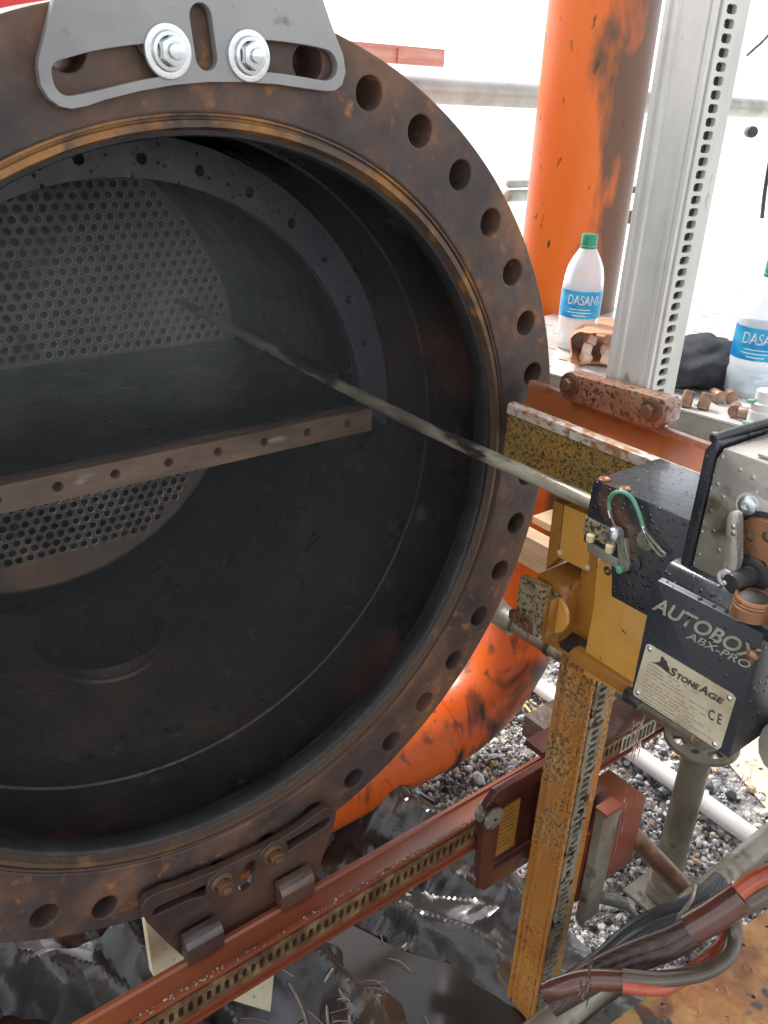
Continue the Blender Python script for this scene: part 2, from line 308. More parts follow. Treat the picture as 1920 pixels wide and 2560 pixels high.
def smooth2(P, k=4):
    out = []; n = len(P)
    for i in range(n):
        p0, p1, p2, p3 = (Vector(P[(i + j - 1) % n]) for j in range(4))
        for q in range(k):
            t = q / k
            v = .5 * ((2 * p1) + (-p0 + p2) * t + (2 * p0 - 5 * p1 + 4 * p2 - p3) * t * t + (-p0 + 3 * p1 - 3 * p2 + p3) * t ** 3)
            out.append((v.x, v.y))
    return out
def dup(o, loc=None, parent=None, rot=None):
    c = o.copy(); COL.objects.link(c)
    if loc is not None: c.location = loc
    if rot is not None: c.rotation_euler = rot
    if parent is not None: c.parent = parent
    return c
Y = Vector((0, 1, 0)); X = Vector((1, 0, 0)); Z = Vector((0, 0, 1))

# ================================================================ SETTING
GZ = -1.13
def ground():
    bm = bmesh.new(); bmesh.ops.create_grid(bm, x_segments=1, y_segments=1, size=60)
    bmesh.ops.translate(bm, vec=(20, 20, GZ), verts=bm.verts)
    gm = mat('wet_dark_grit', [(.35, (.05, .05, .055)), (.5, (.22, .21, .2)), (.62, (.45, .43, .40))], scale=45, rough=(.15, .5), bump=1, bscale=40, bdist=.02)
    return put('ground', bm, gm, kind='structure')
ground()
def slab():
    b = MB()
    b.box((2.1, -3, GZ - .2), (3000, 4000, GZ + .012)); b.box((-3000, 2.4, GZ - .2), (2.1, 4000, GZ + .012))
    put('concrete_yard', b, M_concrete, kind='structure')
slab()
def stones(name, n, region, smin, smax, m, zbase, seed, skip=None):
    r = np.random.default_rng(seed)
    bm = bmesh.new(); bmesh.ops.create_icosphere(bm, subdivisions=1, radius=1); bm.verts.ensure_lookup_table()
    V = np.array([v.co[:] for v in bm.verts]); F = np.array([[v.index for v in f.verts] for f in bm.faces]); bm.free()
    x0, x1, y0, y1 = region
    px = r.uniform(x0, x1, n); py = r.uniform(y0, y1, n)
    if skip is not None:
        k = ~skip(px, py); px, py = px[k], py[k]; n = len(px)
    sz = smin + (smax - smin) * r.random(n) ** 2.6
    sc = sz[:, None] * np.stack([r.uniform(.7, 1.3, n), r.uniform(.6, 1., n), r.uniform(.4, .8, n)], 1)
    q = r.normal(size=(n, 4)); q /= np.linalg.norm(q, axis=1)[:, None]
    a, b, c, d = q.T
    R = np.stack([1 - 2 * (c * c + d * d), 2 * (b * c - a * d), 2 * (b * d + a * c), 2 * (b * c + a * d), 1 - 2 * (b * b + d * d), 2 * (c * d - a * b), 2 * (b * d - a * c), 2 * (c * d + a * b), 1 - 2 * (b * b + c * c)], 1).reshape(n, 3, 3)
    J = 1 + r.uniform(-.22, .22, (n, len(V), 1))
    P = np.einsum('nij,nkj->nki', R, V[None] * sc[:, None, :] * J)
    pz = zbase + sz * r.uniform(-.1, .75, n)
    P += np.stack([px, py, pz], 1)[:, None, :]
    me = bpy.data.meshes.new(name)
    nv = n * len(V); nf = n * len(F)
    me.vertices.add(nv); me.vertices.foreach_set('co', P.reshape(-1).astype(np.float32))
    idx = (F[None] + (np.arange(n) * len(V))[:, None, None]).reshape(-1)
    me.loops.add(nf * 3); me.loops.foreach_set('vertex_index', idx.astype(np.int32))
    me.polygons.add(nf); me.polygons.foreach_set('loop_start', (np.arange(nf) * 3).astype(np.int32))
    me.update(calc_edges=True); me.shade_flat(); me.materials.append(m)
    o = bpy.data.objects.new(name, me); COL.objects.link(o); o['kind'] = 'stuff'
    return o
def stone_mat():
    m = bpy.data.materials.new('mixed_wet_gravel'); m.use_nodes = True; n = m.node_tree.nodes; l = m.node_tree.links; b = n['Principled BSDF']
    g = n.new('ShaderNodeNewGeometry'); cr = n.new('ShaderNodeValToRGB'); cr.color_ramp.interpolation = 'CONSTANT'; e = cr.color_ramp.elements
    cs = [(0, (.045, .046, .050)), (.12, (.085, .088, .095)), (.26, (.16, .16, .17)), (.38, (.34, .34, .34)), (.54, (.58, .57, .55)), (.72, (.80, .78, .75)), (.91, (.48, .33, .18)), (.96, (.62, .50, .35))]
    while len(e) < len(cs): e.new(.5)
    for k, (p, c) in enumerate(cs): e[k].position = p; e[k].color = (*c, 1)
    l.new(g.outputs['Random Per Island'], cr.inputs[0]); l.new(cr.outputs[0], b.inputs['Base Color'])
    b.inputs['Roughness'].default_value = .22
    no = n.new('ShaderNodeTexNoise'); no.inputs['Scale'].default_value = 90; bp = n.new('ShaderNodeBump'); bp.inputs['Strength'].default_value = .5; bp.inputs['Distance'].default_value = .003
    l.new(no.outputs['Fac'], bp.inputs['Height']); l.new(bp.outputs[0], b.inputs['Normal'])
    return m
GM = stone_mat()
under_tarp = lambda x, y: ((x < .68) & (y < .5)) | ((x > 1.42 + .12 * np.sin(7 * y)) & (y < .62) & (rng.random(len(x)) < .82))
M_sand = mat('washed_out_sand', [(.3, (.50, .38, .26)), (.5, (.70, .58, .44)), (.7, (.78, .70, .60))], scale=14, rough=(.3, .6), bump=.6, bscale=120, bdist=.004)
sb_ = MB(); sb_.bm.faces.new([sb_.bm.verts.new((x, y, GZ + .006)) for x, y in smooth2([(1.40, -.9), (2.09, -.9), (2.09, .6), (1.7, .62), (1.45, .45), (1.52, .1), (1.38, -.3)], 4)]); put('sandy_ground', sb_, M_sand, kind='structure')
g = stones('gravel', 56000, (.5, 2.3, -.75, 1.9), .0036, .0115, GM, GZ, 3, under_tarp); g['label'] = 'loose wet grey and white gravel'; g['category'] = 'gravel'
g = stones('coarse_gravel', 420, (.72, 1.5, -.6, .6), .010, .021, GM, GZ, 5); g['label'] = 'larger pale stones lying among the wet gravel'; g['category'] = 'gravel'

# sheet of black plastic with folds
def folds(x, y):
    z = .045 * sin(4.2 * x + 7.3 * y + 1.3 * sin(5 * x)) + .03 * sin(11 * x - 6 * y + 2 * sin(4 * y)) + .005 * sin(23 * x + 17 * y + 2 * sin(9 * y))
    return z
def ridge(t): return 1 - abs(2 * (t - math.floor(t)) - 1)
from mathutils import noise as mn
def rn(x, y, sc, p, o=0): return (1 - min(1, abs(mn.noise(Vector((x * sc + o, y * sc - o, o)))) * 1.9)) ** p
_cr = random.Random(77)
CREASE = [(_cr.uniform(0, pi), fr, am, _cr.uniform(0, 50)) for fr, am in ((1.7, .13), (2.1, .11), (2.9, .10), (3.6, .09), (4.4, .075), (5.6, .065), (7, .055), (9, .042), (12, .032), (15, .024), (19, .017), (24, .012))]
def tarp_z(x, y):
    wx, wy = x + .06 * mn.noise(Vector((x * 4, y * 4, 3))), y + .06 * mn.noise(Vector((x * 4, y * 4, 7)))
    f = .45 * folds(x, y)
    for (a_, fr, am, o_) in CREASE:
        m_ = mn.noise(Vector((x * fr * .55 + o_, y * fr * .55, o_)))
        if m_ > -.12:
            t_ = (wx * cos(a_) + wy * sin(a_)) * fr + o_ + .22 * mn.noise(Vector((x * 5, y * 5, o_)))
            f += am * (m_ + .12) * (ridge(t_) - .4) * 2.2
    e = min(1, max(0, (.735 - x) / .10), max(0, (.56 - y) / .1) if y > .46 else 1)
    fine = 0
    basin = -.11 * math.exp(-((x - .24) ** 2 / .07 + (y + .20) ** 2 / .08) ** 2) - .10 * math.exp(-((x + .45) ** 2 / .12 + (y - .05) ** 2 / .05))
    low_ = math.exp(-((x - .56) ** 2 / .03 + (y + .22) ** 2 / .05))
    return GZ + .022 + max((.052 + f * .9 + fine + basin) * (1 - .8 * low_) * e, -.018)
def tarp():
    bm = bmesh.new(); nx, ny = 330, 300; x0, x1, y0, y1 = -1.5, .735, -1.0, .56
    vs = [[bm.verts.new((x0 + (x1 - x0) * i / nx, y0 + (y1 - y0) * j / ny, tarp_z(x0 + (x1 - x0) * i / nx, y0 + (y1 - y0) * j / ny))) for i in range(nx + 1)] for j in range(ny + 1)]
    for j in range(ny):
        for i in range(nx): bm.faces.new((vs[j][i], vs[j][i + 1], vs[j + 1][i + 1], vs[j + 1][i]))
    for v in list(bm.verts):
        v.co.x += .012 * sin(v.co.y * 9); 
    tag(put('plastic_tarpaulin', bm, M_tarp, angle=16), 'crumpled wet black plastic sheet spread under the vessel', 'tarpaulin')
tarp()
def puddle(name, outline, z, label):
    b = MB(); P = smooth2(outline, 5)
    b.bm.faces.new([b.bm.verts.new((x, y, z)) for x, y in P])
    o = put(name, b, M_water, kind='structure')
puddle('puddle_water', [(-1.2, -.9), (-.4, -.92), (.3, -.9), (.56, -.75), (.60, -.4), (.52, -.12), (.40, .05), (.25, .28), (-.2, .42), (-.8, .45), (-1.25, .3), (-1.3, -.4)], GZ + .050, '')
b = MB(); b.box((-900, 400, GZ + .02), (1500, 402, 2.2)); b.box((-900, 399.6, 2.201), (1500, 402.4, 2.4))  # added far wall, hides the dark band along the horizon behind white
tag(put('horizon_cover_wall', b, M_wall, loc=(300, 400, GZ)), 'low white wall added to cover the dark line at the horizon', 'wall')

# ================================================================ EXCHANGER
RF, RH, NH = .55, .5164, 40
PH0 = 1.18988
hx = thing('heat_exchanger', 'large open rusty flanged vessel end showing its tube sheet', 'vessel', (0, .3, -.55))
outer = circle2(0, 0, RF, 160)
holes = [circle2(RH * cos(PH0 + k * 2 * pi / NH), RH * sin(PH0 + k * 2 * pi / NH), .0195, 24) for k in range(NH)]
b = MB(); b.plate(outer, holes + [circle2(0, 0, .4585, 160)], .115, O=(0, .0575, 0), ex=(1, 0, 0), ey=(0, 0, 1), bev=.0025)
flange = put('flange', b, M_flange, hx)
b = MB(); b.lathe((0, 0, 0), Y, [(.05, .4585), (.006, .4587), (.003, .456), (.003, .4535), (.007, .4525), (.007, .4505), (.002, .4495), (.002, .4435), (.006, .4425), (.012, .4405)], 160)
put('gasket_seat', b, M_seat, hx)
b = MB(); b.lathe((0, 0, 0), Y, [(.0125, .4405), (.014, .436), (.017, .4345), (.034, .4345), (.037, .436), (.040, .444), (.05, .444)], 160)
put('bore_lip', b, M_lip, hx)
# shell with two nozzle openings in its floor
def shell():
    b = MB(); b.lathe((0, 0, 0), Y, [(.0501, .4442), (.1545, .4442), (.156, .4405), (.159, .4405), (.161, .4442), (.3, .4442), (.5, .4442), (.8, .4442), (.8, .4602), (.0501, .4602), (.0501, .4442)], 128)
    bmesh.ops.remove_doubles(b.bm, verts=b.bm.verts, dist=1e-6)
    bmesh.ops.recalc_face_normals(b.bm, faces=b.bm.faces)
    me = bpy.data.meshes.new('shell'); b.bm.to_mesh(me); b.bm.free()
    o = bpy.data.objects.new('shell', me); COL.objects.link(o)
    cuts = []
    for (cx, cy, r) in ((.008, .515, .108), (.012, .226, .018)):
        c = MB(); c.cyl((cx, cy, -.3), (cx, cy, -.6), r, 48); mm = bpy.data.meshes.new('k'); c.bm.to_mesh(mm); c.bm.free()
        co = bpy.data.objects.new('k', mm); COL.objects.link(co); cuts.append(co)
        md = o.modifiers.new('b', 'BOOLEAN'); md.operation = 'DIFFERENCE'; md.object = co; md.solver = 'EXACT'
    dg = bpy.context.evaluated_depsgraph_get(); m2 = bpy.data.meshes.new_from_object(o.evaluated_get(dg))
    bm = bmesh.new(); bm.from_mesh(m2)
    for q in cuts + [o]: bpy.data.objects.remove(q)
    s = put('shell', bm, M_inside, hx)
    s.data.materials.append(M_oldorange)
    for p in s.data.polygons:
        c = p.center + hx.location
        if math.hypot(c.x, c.z) > .455: p.material_index = 1
shell()
b = MB(); b.lathe((.008, .515, 0), -Z, [(.42, .1085), (.62, .1085), (.62, 0.001)], 48); put('nozzle', b, M_inside, hx)
b = MB(); b.lathe((.012, .226, 0), -Z, [(.435, .0182), (.52, .0182), (.52, .001)], 24); put('drain_nozzle', b, M_inside, hx)
b = MB(); b.lathe((.008, .515, 0), -Z, [(.4385, .120), (.4305, .116), (.432, .1086), (.445, .1086)], 48)
# weld bead follows the shell: pull its ring onto the cylinder
for v in b.bm.verts:
    d = .4385 + v.co.z if v.co.z > -.4385 else 0
    r = math.hypot(v.co.x, 0); v.co.z = -math.sqrt(max(.4442 ** 2 - v.co.x ** 2, 0)) + (d if d else 0) * .5
put('nozzle_weld', b, M_inside, hx)
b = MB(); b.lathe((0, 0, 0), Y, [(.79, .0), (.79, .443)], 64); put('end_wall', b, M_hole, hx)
b = MB(); b.lathe((0, 0, 0), Y, [(.801, .445), (.801, .4604), (3.4, .4604), (3.55, .38), (3.62, 0.001)], 64); put('rear_shell', b, M_oldorange, hx)

# D-shaped inner flange and its partition bar
YR = .24
ringpts = [(.428 * cos(a), .428 * sin(a)) for a in np.linspace(0.0, pi, 90)] + [(.372 * cos(a), .372 * sin(a)) for a in np.linspace(pi, 0.0, 90)]
ringpts = [(.428 * cos(a), .428 * sin(a)) for a in np.linspace(-.03, pi + .03, 92)] + [(.378 * cos(a), .378 * sin(a)) for a in np.linspace(pi - .064, .064, 90)]
rh = [circle2(.40 * cos(radians(19.3 + 10.92 * k)), .40 * sin(radians(19.3 + 10.92 * k)), .0075, 14) for k in range(15) if 8 < 19.3 + 10.92 * k < 172]
b = MB(); b.plate(ringpts, rh, .022, O=(0, YR + .011, 0), bev=.0012); put('inner_ring', b, M_ring, hx)
bh = [circle2(.04 + .0765 * k, .007, .0078, 14) for k in range(-5, 5)]
b = MB(); b.plate([(-.386, -.0125), (.392, -.0125), (.392, .0238), (-.386, .0238)], bh, .03, O=(0, YR + .0095, 0), bev=.001); put('partition_bar', b, M_bar, hx)
b = MB(); b.box((-.42, YR + .026, -.002), (.42, .73, .0235)); put('partition_plate', b, M_inside, hx)
b = MB(); b.lathe((0, 0, 0), Y, [(YR + .0225, .379), (YR + .0225, .421), (.7295, .421), (.7295, .4145), (YR + .04, .4145), (YR + .03, .379)], 90, a0=0, a1=pi, ref=(1, 0, 0) if True else None)
bmesh.ops.scale(b.bm, vec=(1, 1, -1 if max(v.co.z for v in b.bm.verts) < .1 else 1), verts=b.bm.verts)
put('partition_wall', b, M_inside, hx)
for k in range(5):
    pass
# tube sheet with its tubes
tubes = []
for k in range(19):
    z = .0385 + .0177 * k
    for n in range(-20, 21):
        x = .0208 * n + (.0104 if k % 2 else 0) + .0015
        if math.hypot(x, z) < .404 and x < .389 and x > -.28: tubes.append((x, z))
low = []
for k in range(19):
    z = -.028 - .0177 * k
    for n in range(-20, 21):
        x = .0208 * n + (.0104 if k % 2 else 0) + .0015
        if math.hypot(x, z) < .398 and x > -.22 and z > -.352: low.append((x, z))
b = MB(); b.plate(circle2(0, 0, .4175, 160), [circle2(x, z, .0082, 10) for x, z in tubes + low], .03, O=(0, .745, 0))
put('tube_sheet', b, M_sheet, hx, angle=30)
def tube_end(b, x, z, y=.7285):
    b.lathe((x, y, z), Y, [(.003, .0083), (.0, .0083), (-.0014, .0089), (-.0022, .0085), (-.0018, .0076), (.0, .0072), (.0015, .0071), (.04, .0071)], 12)
t0 = MB(); tube_end(t0, 0, 0, 0); proto = None
vis = sorted(tubes, key=lambda p: -(p[0] + .6 * (p[0] > -.04)) + .8 * abs(p[1] - .1))[:235]
vl = sorted(low, key=lambda p: (p[1] < -.30) + abs(p[0] - .08))[:60]
for i, (x, z) in enumerate(vis + vl):
    L = Vector((x, .7285, z)) - hx.location
    if proto is None:
        proto = put('tube', t0, M_tube, hx, loc=(0, 0, 0), angle=50); proto.location = L
        proto.data.materials.append(M_hole)  # bore behind the rim is coloured black, its shade put into the material
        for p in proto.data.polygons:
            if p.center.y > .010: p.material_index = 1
    else: dup(proto, L)
rest = [p for p in tubes if p not in set(vis)] + [p for p in low if p not in set(vl)]
b = MB()
for x, z in rest: tube_end(b, x, z)
o = put('outer_tubes', b, M_tube, hx, angle=50, kind='stuff'); o.data.materials.append(M_hole)  # same black bores: inner shade carried by the second material
for p in o.data.polygons:
    if p.center.y + hx.location.y > .7385: p.material_index = 1
# beads of weld on the lower rim of the sheet
b = MB(); b.lathe((0, .7295, 0), Y, [(0, .4178), (-.003, .4195), (0, .4215)], 120); put('sheet_weld', b, M_bar, hx)

# ---------------------------------------------------------------- brackets on the flange
YB = -.012
def P2(pts, y=YB, s=.5787, off=(0, 0)):
    out = []
    for u, v in pts:
        p = pt(u * s + off[0], v * s + off[1], 'y', y); out.append((p.x, p.z))
    return out
br = thing('upper_bracket', 'clean grey steel slotted plate bolted to the top of the rusty flange', 'bracket', (0, YB, .5))
out1 = P2([(172, 250), (168, 290), (180, 370), (215, 425), (260, 458), (310, 468), (380, 455), (450, 430), (600, 392), (750, 365), (900, 352), (1050, 352), (1200, 362), (1320, 380), (1415, 392), (1450, 388), (1478, 365), (1492, 310), (1482, 240), (1455, 170), (1425, 90), (1395, 0)])
top = [(out1[-1][0] - .015, out1[-1][1] + .07), (out1[0][0] + .055, out1[-1][1] + .07)]
b = MB()
sl1 = P2([(222, 320), (222, 290), (240, 265), (290, 248), (400, 218), (520, 198), (620, 186), (760, 172), (800, 190), (812, 260), (800, 318), (720, 330), (600, 352), (450, 388), (340, 412), (285, 416), (250, 395), (230, 360)])
sl2 = P2([(1010, 200), (1060, 172), (1150, 170), (1290, 186), (1400, 208), (1440, 232), (1460, 280), (1452, 325), (1420, 350), (1370, 346), (1290, 332), (1160, 315), (1060, 318), (1015, 290)])
c1, c2 = P2([(868, 72), (893, 248)])
def capsule(c1, c2, r, n=10):
    d = Vector((c2[0] - c1[0], c2[1] - c1[1])).normalized(); a = math.atan2(d.y, d.x)
    return [(c2[0] + r * cos(a - pi / 2 + pi * k / n), c2[1] + r * sin(a - pi / 2 + pi * k / n)) for k in range(n + 1)] + [(c1[0] + r * cos(a + pi / 2 + pi * k / n), c1[1] + r * sin(a + pi / 2 + pi * k / n)) for k in range(n + 1)]
b.plate(out1 + top, [smooth2(sl1, 3), smooth2(sl2, 3), capsule(c1, c2, .0115)], .010, O=(0, YB + .005, 0), bev=.0006)
put('plate', b, M_plate, br)
def bolt(parent, c, y, m, wr=.0225, nr=.0125, ln=.012, name='bolt', m2=None):
    b = MB(); b.hexnut((c[0], y - .0025, c[1]), (c[0], y - .0025 - ln, c[1]), nr); b.lathe((c[0], y - .0025, c[1]), -Y, [(0, nr * 1.35), (.0035, nr * 1.25), (.004, nr)], 24)
    nut = put(name, b, m, parent)
    b = MB(); b.lathe((c[0], y, c[1]), -Y, [(0, wr), (.0016, wr), (.0027, wr * .97), (.0030, wr * .9), (.0022, wr * .5), (.002, nr * .7)], 40); put('washer', b, m2 or m, nut)
    b = MB(); b.cyl((c[0], y - ln, c[1]), (c[0], y - ln - .007, c[1]), nr * .52, 16, bev=.001); b.lathe((c[0], y - ln - .0026, c[1]), -Y, [(0, nr * .8), (.0003, nr * .62)], 20); put('shank', b, m, nut)
    return nut
bolt(br, (-.0405, .5045), YB, M_zinc); bolt(br, (.0405, .5055), YB, M_zinc)

lb = thing('lower_bracket', 'dark rusty slotted plate bolted to the foot of the flange above the rail', 'bracket', (.05, -.02, -.55))
YL = -.022
o7 = lambda pts, y=YL: P2(pts, y, .5787, (0, 1920))
o6 = lambda pts, y=YL: P2(pts, y, .3315, (350, 1950))
out2 = o6([(350, 1350), (200, 1215), (60, 1075), (15, 1000), (22, 950), (60, 895), (170, 838), (300, 800), (510, 712), (620, 672), (700, 632), (880, 545), (1090, 432), (1200, 362), (1320, 270), (1400, 215), (1440, 215), (1475, 245), (1470, 310), (1430, 430), (1370, 600), (1315, 770), (1200, 850)])
slA = o6([(92, 1010), (120, 965), (220, 915), (380, 845), (500, 785), (540, 800), (545, 840), (480, 880), (380, 905), (260, 960), (150, 1010), (110, 1030)])
slB = o6([(1085, 490), (1120, 455), (1220, 400), (1330, 330), (1410, 280), (1440, 285), (1435, 325), (1380, 375), (1280, 435), (1180, 500), (1110, 545), (1085, 535)])
cc1, cc2 = o7([(1082, 430), (1062, 505)])
b = MB(); b.plate(out2, [smooth2(slA, 3), smooth2(slB, 3), capsule(cc1, cc2, .0125)], .012, O=(0, YL + .006, 0), bev=.001); put('plate', b, M_brkt, lb)
for uv in ((967, 510), (1190, 385)):
    c = o7([uv], YL - .008)[0]; bolt(lb, c, YL, M_boltrust, .024, .0125, .013, m2=M_brkt)

# ---------------------------------------------------------------- horizontal rail
def rack(b_strip, b_hole, p0, n, step, pitch, wdir, w, depth, nrm): pass
RY0, RY1, RZ1, RZ0 = -.08, -.034, -.608, -.68
rl = thing('horizontal_rail', 'long wet orange brown guide rail with a toothed rack running level below the flange', 'rail', (.1, -.06, -.68))
def extr(profile, axis, a, b_, m, name, parent):
    """profile: 2D outline; axis 'x'|'y'|'z'"""
    mb = MB()
    if axis == 'x': mb.prism([(a, p, q) for p, q in profile], (b_ - a, 0, 0))
    if axis == 'y': mb.prism([(p, a, q) for p, q in profile], (0, b_ - a, 0))
    if axis == 'z': mb.prism([(p, q, a) for p, q in profile], (0, 0, b_ - a))
    return put(name, mb, m, parent)
x0, x1 = -.75, .98
# section (y, z): raised rear rim, recessed floor, front rim; front face with a groove for the rack
prof = [(RY1, RZ1), (RY1 - .006, RZ1), (RY1 - .009, RZ1 - .004), (RY1 - .012, RZ1 - .0045), (RY0 + .012, RZ1 - .0045), (RY0 + .009, RZ1 - .004), (RY0 + .006, RZ1), (RY0, RZ1), (RY0, RZ1 - .008), (RY0 + .003, RZ1 - .010),
        (RY0 + .003, RZ0 + .022), (RY0, RZ0 + .020), (RY0, RZ0 + .012), (RY0 + .003, RZ0 + .010), (RY0 + .003, RZ0 + .007), (RY0 - .002, RZ0 + .006), (RY0 - .002, RZ0), (RY1, RZ0)]
extr(prof, 'x', x0, x1, M_rail, 'rail_body', rl)
def rack_strip(name, parent, o, along, across, nrm, L, w, pitch, hw, hh, th, m, rr=.3, rail_m=None):
    """perforated strip: o = corner, real slots cut through"""
    along, across, nrm = Vector(along), Vector(across), Vector(nrm)
    hs = []
    for k in range(int(L / pitch)):
        c = (pitch * (k + .5), w / 2)
        q = [(c[0] + sx * (hw / 2) * fx, c[1] + sy * (hh / 2) * fy) for sx, sy, fx, fy in ((-1, -1, 1, .6), (-1, -1, .6, 1), (1, -1, .6, 1), (1, -1, 1, .6), (1, 1, 1, .6), (1, 1, .6, 1), (-1, 1, .6, 1), (-1, 1, 1, .6))]
        hs.append(q)
    b = MB(); b.plate([(0, 0), (L, 0), (L, w), (0, w)], hs, th, O=Vector(o) + nrm * th / 2, ex=along, ey=across, bev=.0003)
    put(name, b, m, parent, angle=30)
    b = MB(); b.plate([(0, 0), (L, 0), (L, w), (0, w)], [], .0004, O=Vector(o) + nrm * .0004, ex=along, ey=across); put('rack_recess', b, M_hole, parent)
rack_strip('rack', rl, (x0, RY0 + .003, RZ0 + .024), (1, 0, 0), (0, 0, 1), (0, -1, 0), x1 - x0, .036, .0138, .0082, .020, .006, M_rackrail)
b = MB()
r = random.Random(3)
for k in range(260):                              # crumbs of scale caught on the top of the rack
    x = x0 + .3 + (x1 - x0 - .35) * r.random(); s_ = .0008 + .0015 * r.random()
    bmesh.ops.create_icosphere(b.bm, subdivisions=1, radius=s_, matrix=Matrix.Translation((x, RY0 + r.uniform(-.001, .006), RZ1 + .0006)) @ Euler((r.random() * 3, r.random() * 3, 0)).to_matrix().to_4x4() @ Matrix.Diagonal((1.6, 1, .7, 1)))
put('scale_crumbs', b, M_rack, rl, kind='stuff', angle=0)
# clamp tabs of the lower bracket gripping the rear rim
for (tl, br_) in (((800, 742), (962, 700)), ((1212, 510), (1355, 455))):
    a = pt(tl[0] * .5787, 1920 + tl[1] * .5787, 'y', -.045); c = pt(br_[0] * .5787, 1920 + br_[1] * .5787, 'y', -.045)
    b = MB(); b.prism([(a.x, y, z) for y, z in ((-.029, -.563), (-.044, -.568), (-.0495, -.578), (-.0495, -.606), (-.029, -.606))], (c.x - a.x, 0, 0), bev=.0012)
    put('clamp_tab', b, M_brkt, lb)

# ---------------------------------------------------------------- carriage on the rail
cg = thing('rail_carriage', 'maroon framed carriage with rope wheel riding on the horizontal rail left of the post', 'carriage', (.48, -.1, -.7))
yC = -.094
A = [(.404, -.566), (.424, -.546), (.560, -.548), (.560, -.775), (.424, -.772), (.404, -.752)]
b = MB(); b.plate(A, [[(.440, -.575), (.545, -.575), (.545, -.735), (.440, -.735)]], .014, O=(0, yC, 0), bev=.0015); put('frame', b, M_grime, cg)
b = MB(); b.box((.442, yC + .002, -.73), (.544, yC + .005, -.58)); put('back_panel', b, M_grime, cg)
b = MB(); b.box((.446, yC - .001, -.712), (.494, yC + .0015, -.602)); put('warning_label', b, M_amber, cg)
b = MB(); r = random.Random(5)
for k in range(9): b.box((.450, yC - .0014, -.612 - .010 * k), (.450 + .018 + .02 * r.random(), yC - .0005, -.6135 - .010 * k))
put('label_print', b, M_ink, cg)
b = MB(); b.lathe((.414, yC - .006, -.589), -Y, [(-.03, .004), (-.03, .0195), (-.026, .0215), (-.020, .0215), (-.017, .0165), (-.010, .0165), (-.006, .0205), (0, .0205), (.001, .018), (.001, .003)], 32)
bmesh.ops.translate(b.bm, vec=(0, -.012, 0), verts=b.bm.verts); put('wheel', b, M_galvdirty, cg)
b = MB(); b.lathe((.412, yC - .006, -.740), -Y, [(-.02, .004), (-.02, .017), (-.012, .017), (-.008, .014), (-.002, .014), (0, .003)], 24); put('lower_wheel', b, M_brkt, cg)
b = MB(); b.lathe((.414, yC - .0095, -.589), -Y, [(0, .0205), (.004, .0205)], 32); put('rubber_band', b, M_hose, cg)

# ---------------------------------------------------------------- vertical post
px0, px1, py0, py1 = .489, .554, -.2, -.135
po = thing('vertical_post', 'tall upright guide post with a slotted rack, grey above and rust yellow below', 'post', (.52, -.17, -1.1))
def post_prof(): return [(px0, py1), (px0, py1 - .006), (px0 + .004, py1 - .008), (px0 + .004, py1 - .012), (px0, py1 - .014), (px0, py1 - .018), (px0 + .003, py1 - .020), (px0 + .003, py0 + .016), (px0, py0 + .014), (px0, py0 + .009), (px0 + .003, py0 + .007), (px0, py0 + .005), (px0, py0),
                         (px0 + .006, py0), (px0 + .008, py0 + .004), (px0 + .038, py0 + .004), (px0 + .040, py0), (px1 - .004, py0), (px1, py0 + .003), (px1, py1)]
ZS = -.03
extr(post_prof(), 'z', -1.12, ZS, M_post, 'lower_post', po)
extr(post_prof(), 'z', ZS, .95, M_galv, 'upper_post', po)
rack_strip('upper_rack', po, (px0 + .009, py0 + .004, ZS), (0, 0, 1), (1, 0, 0), (0, -1, 0), .98, .032, .0136, .0098, .0185, .0065, M_galv)
rack_strip('lower_rack', po, (px0 + .009, py0 + .004, -1.12), (0, 0, 1), (1, 0, 0), (0, -1, 0), 1.09, .032, .0136, .0094, .0175, .0065, M_rack)

# ---------------------------------------------------------------- lance beam
bx0, bx1, bz0, bz1 = .381, .486, .034, .124
bm_ = thing('lance_beam', 'thick orange brown channel beam with mustard speckled side pointing at the flange', 'beam', (.43, -.3, .034))
ya, yb = -.85, -.072
def yend(x): return yb + (x - bx0) * .55          # the end is cut on a slant
prof = [(bx0, bz1 - .012), (bx0 + .001, bz1 - .002), (bx0 + .006, bz1), (bx0 + .012, bz1 - .001), (bx0 + .014, bz1 - .008), (bx0 + .034, bz1 - .026), (bx1 - .030, bz1 - .026), (bx1 - .012, bz1 - .006), (bx1 - .008, bz1), (bx1, bz1), (bx1, bz0), (bx0 + .006, bz0), (bx0, bz0 + .001), (bx0, bz0 + .008), (bx0 + .003, bz0 + .010), (bx0 + .003, bz1 - .014)]
b = MB(); A_ = [b.bm.verts.new((x, ya, z)) for x, z in prof]; B_ = [b.bm.verts.new((x, yend(x), z)) for x, z in prof]; n = len(prof)
b.bm.faces.new(A_); b.bm.faces.new(B_[::-1])
for k in range(n): b.bm.faces.new((A_[k], B_[k], B_[(k + 1) % n], A_[(k + 1) % n]))
M_beamtop = mat('wet_orange_channel', [(.3, (.20, .050, .016)), (.5, (.34, .09, .022)), (.7, (.46, .14, .03))], scale=4, rough=(.12, .28), bump=.12, bscale=60, coat=.5, specks=((.12, .07, .05), 22, .64, .70))
put('beam_body', b, M_beamtop, bm_)
b = MB(); b.box((bx0 + .0015, ya, bz0 + .0105), (bx0 + .004, yb + .001, bz1 - .0145)); put('side_face', b, M_speck, bm_)
M_rim2 = mat('dull_red_rim', [(.3, (.22, .075, .04)), (.7, (.42, .20, .13))], scale=20, rough=(.2, .4), bump=.2, bscale=120)
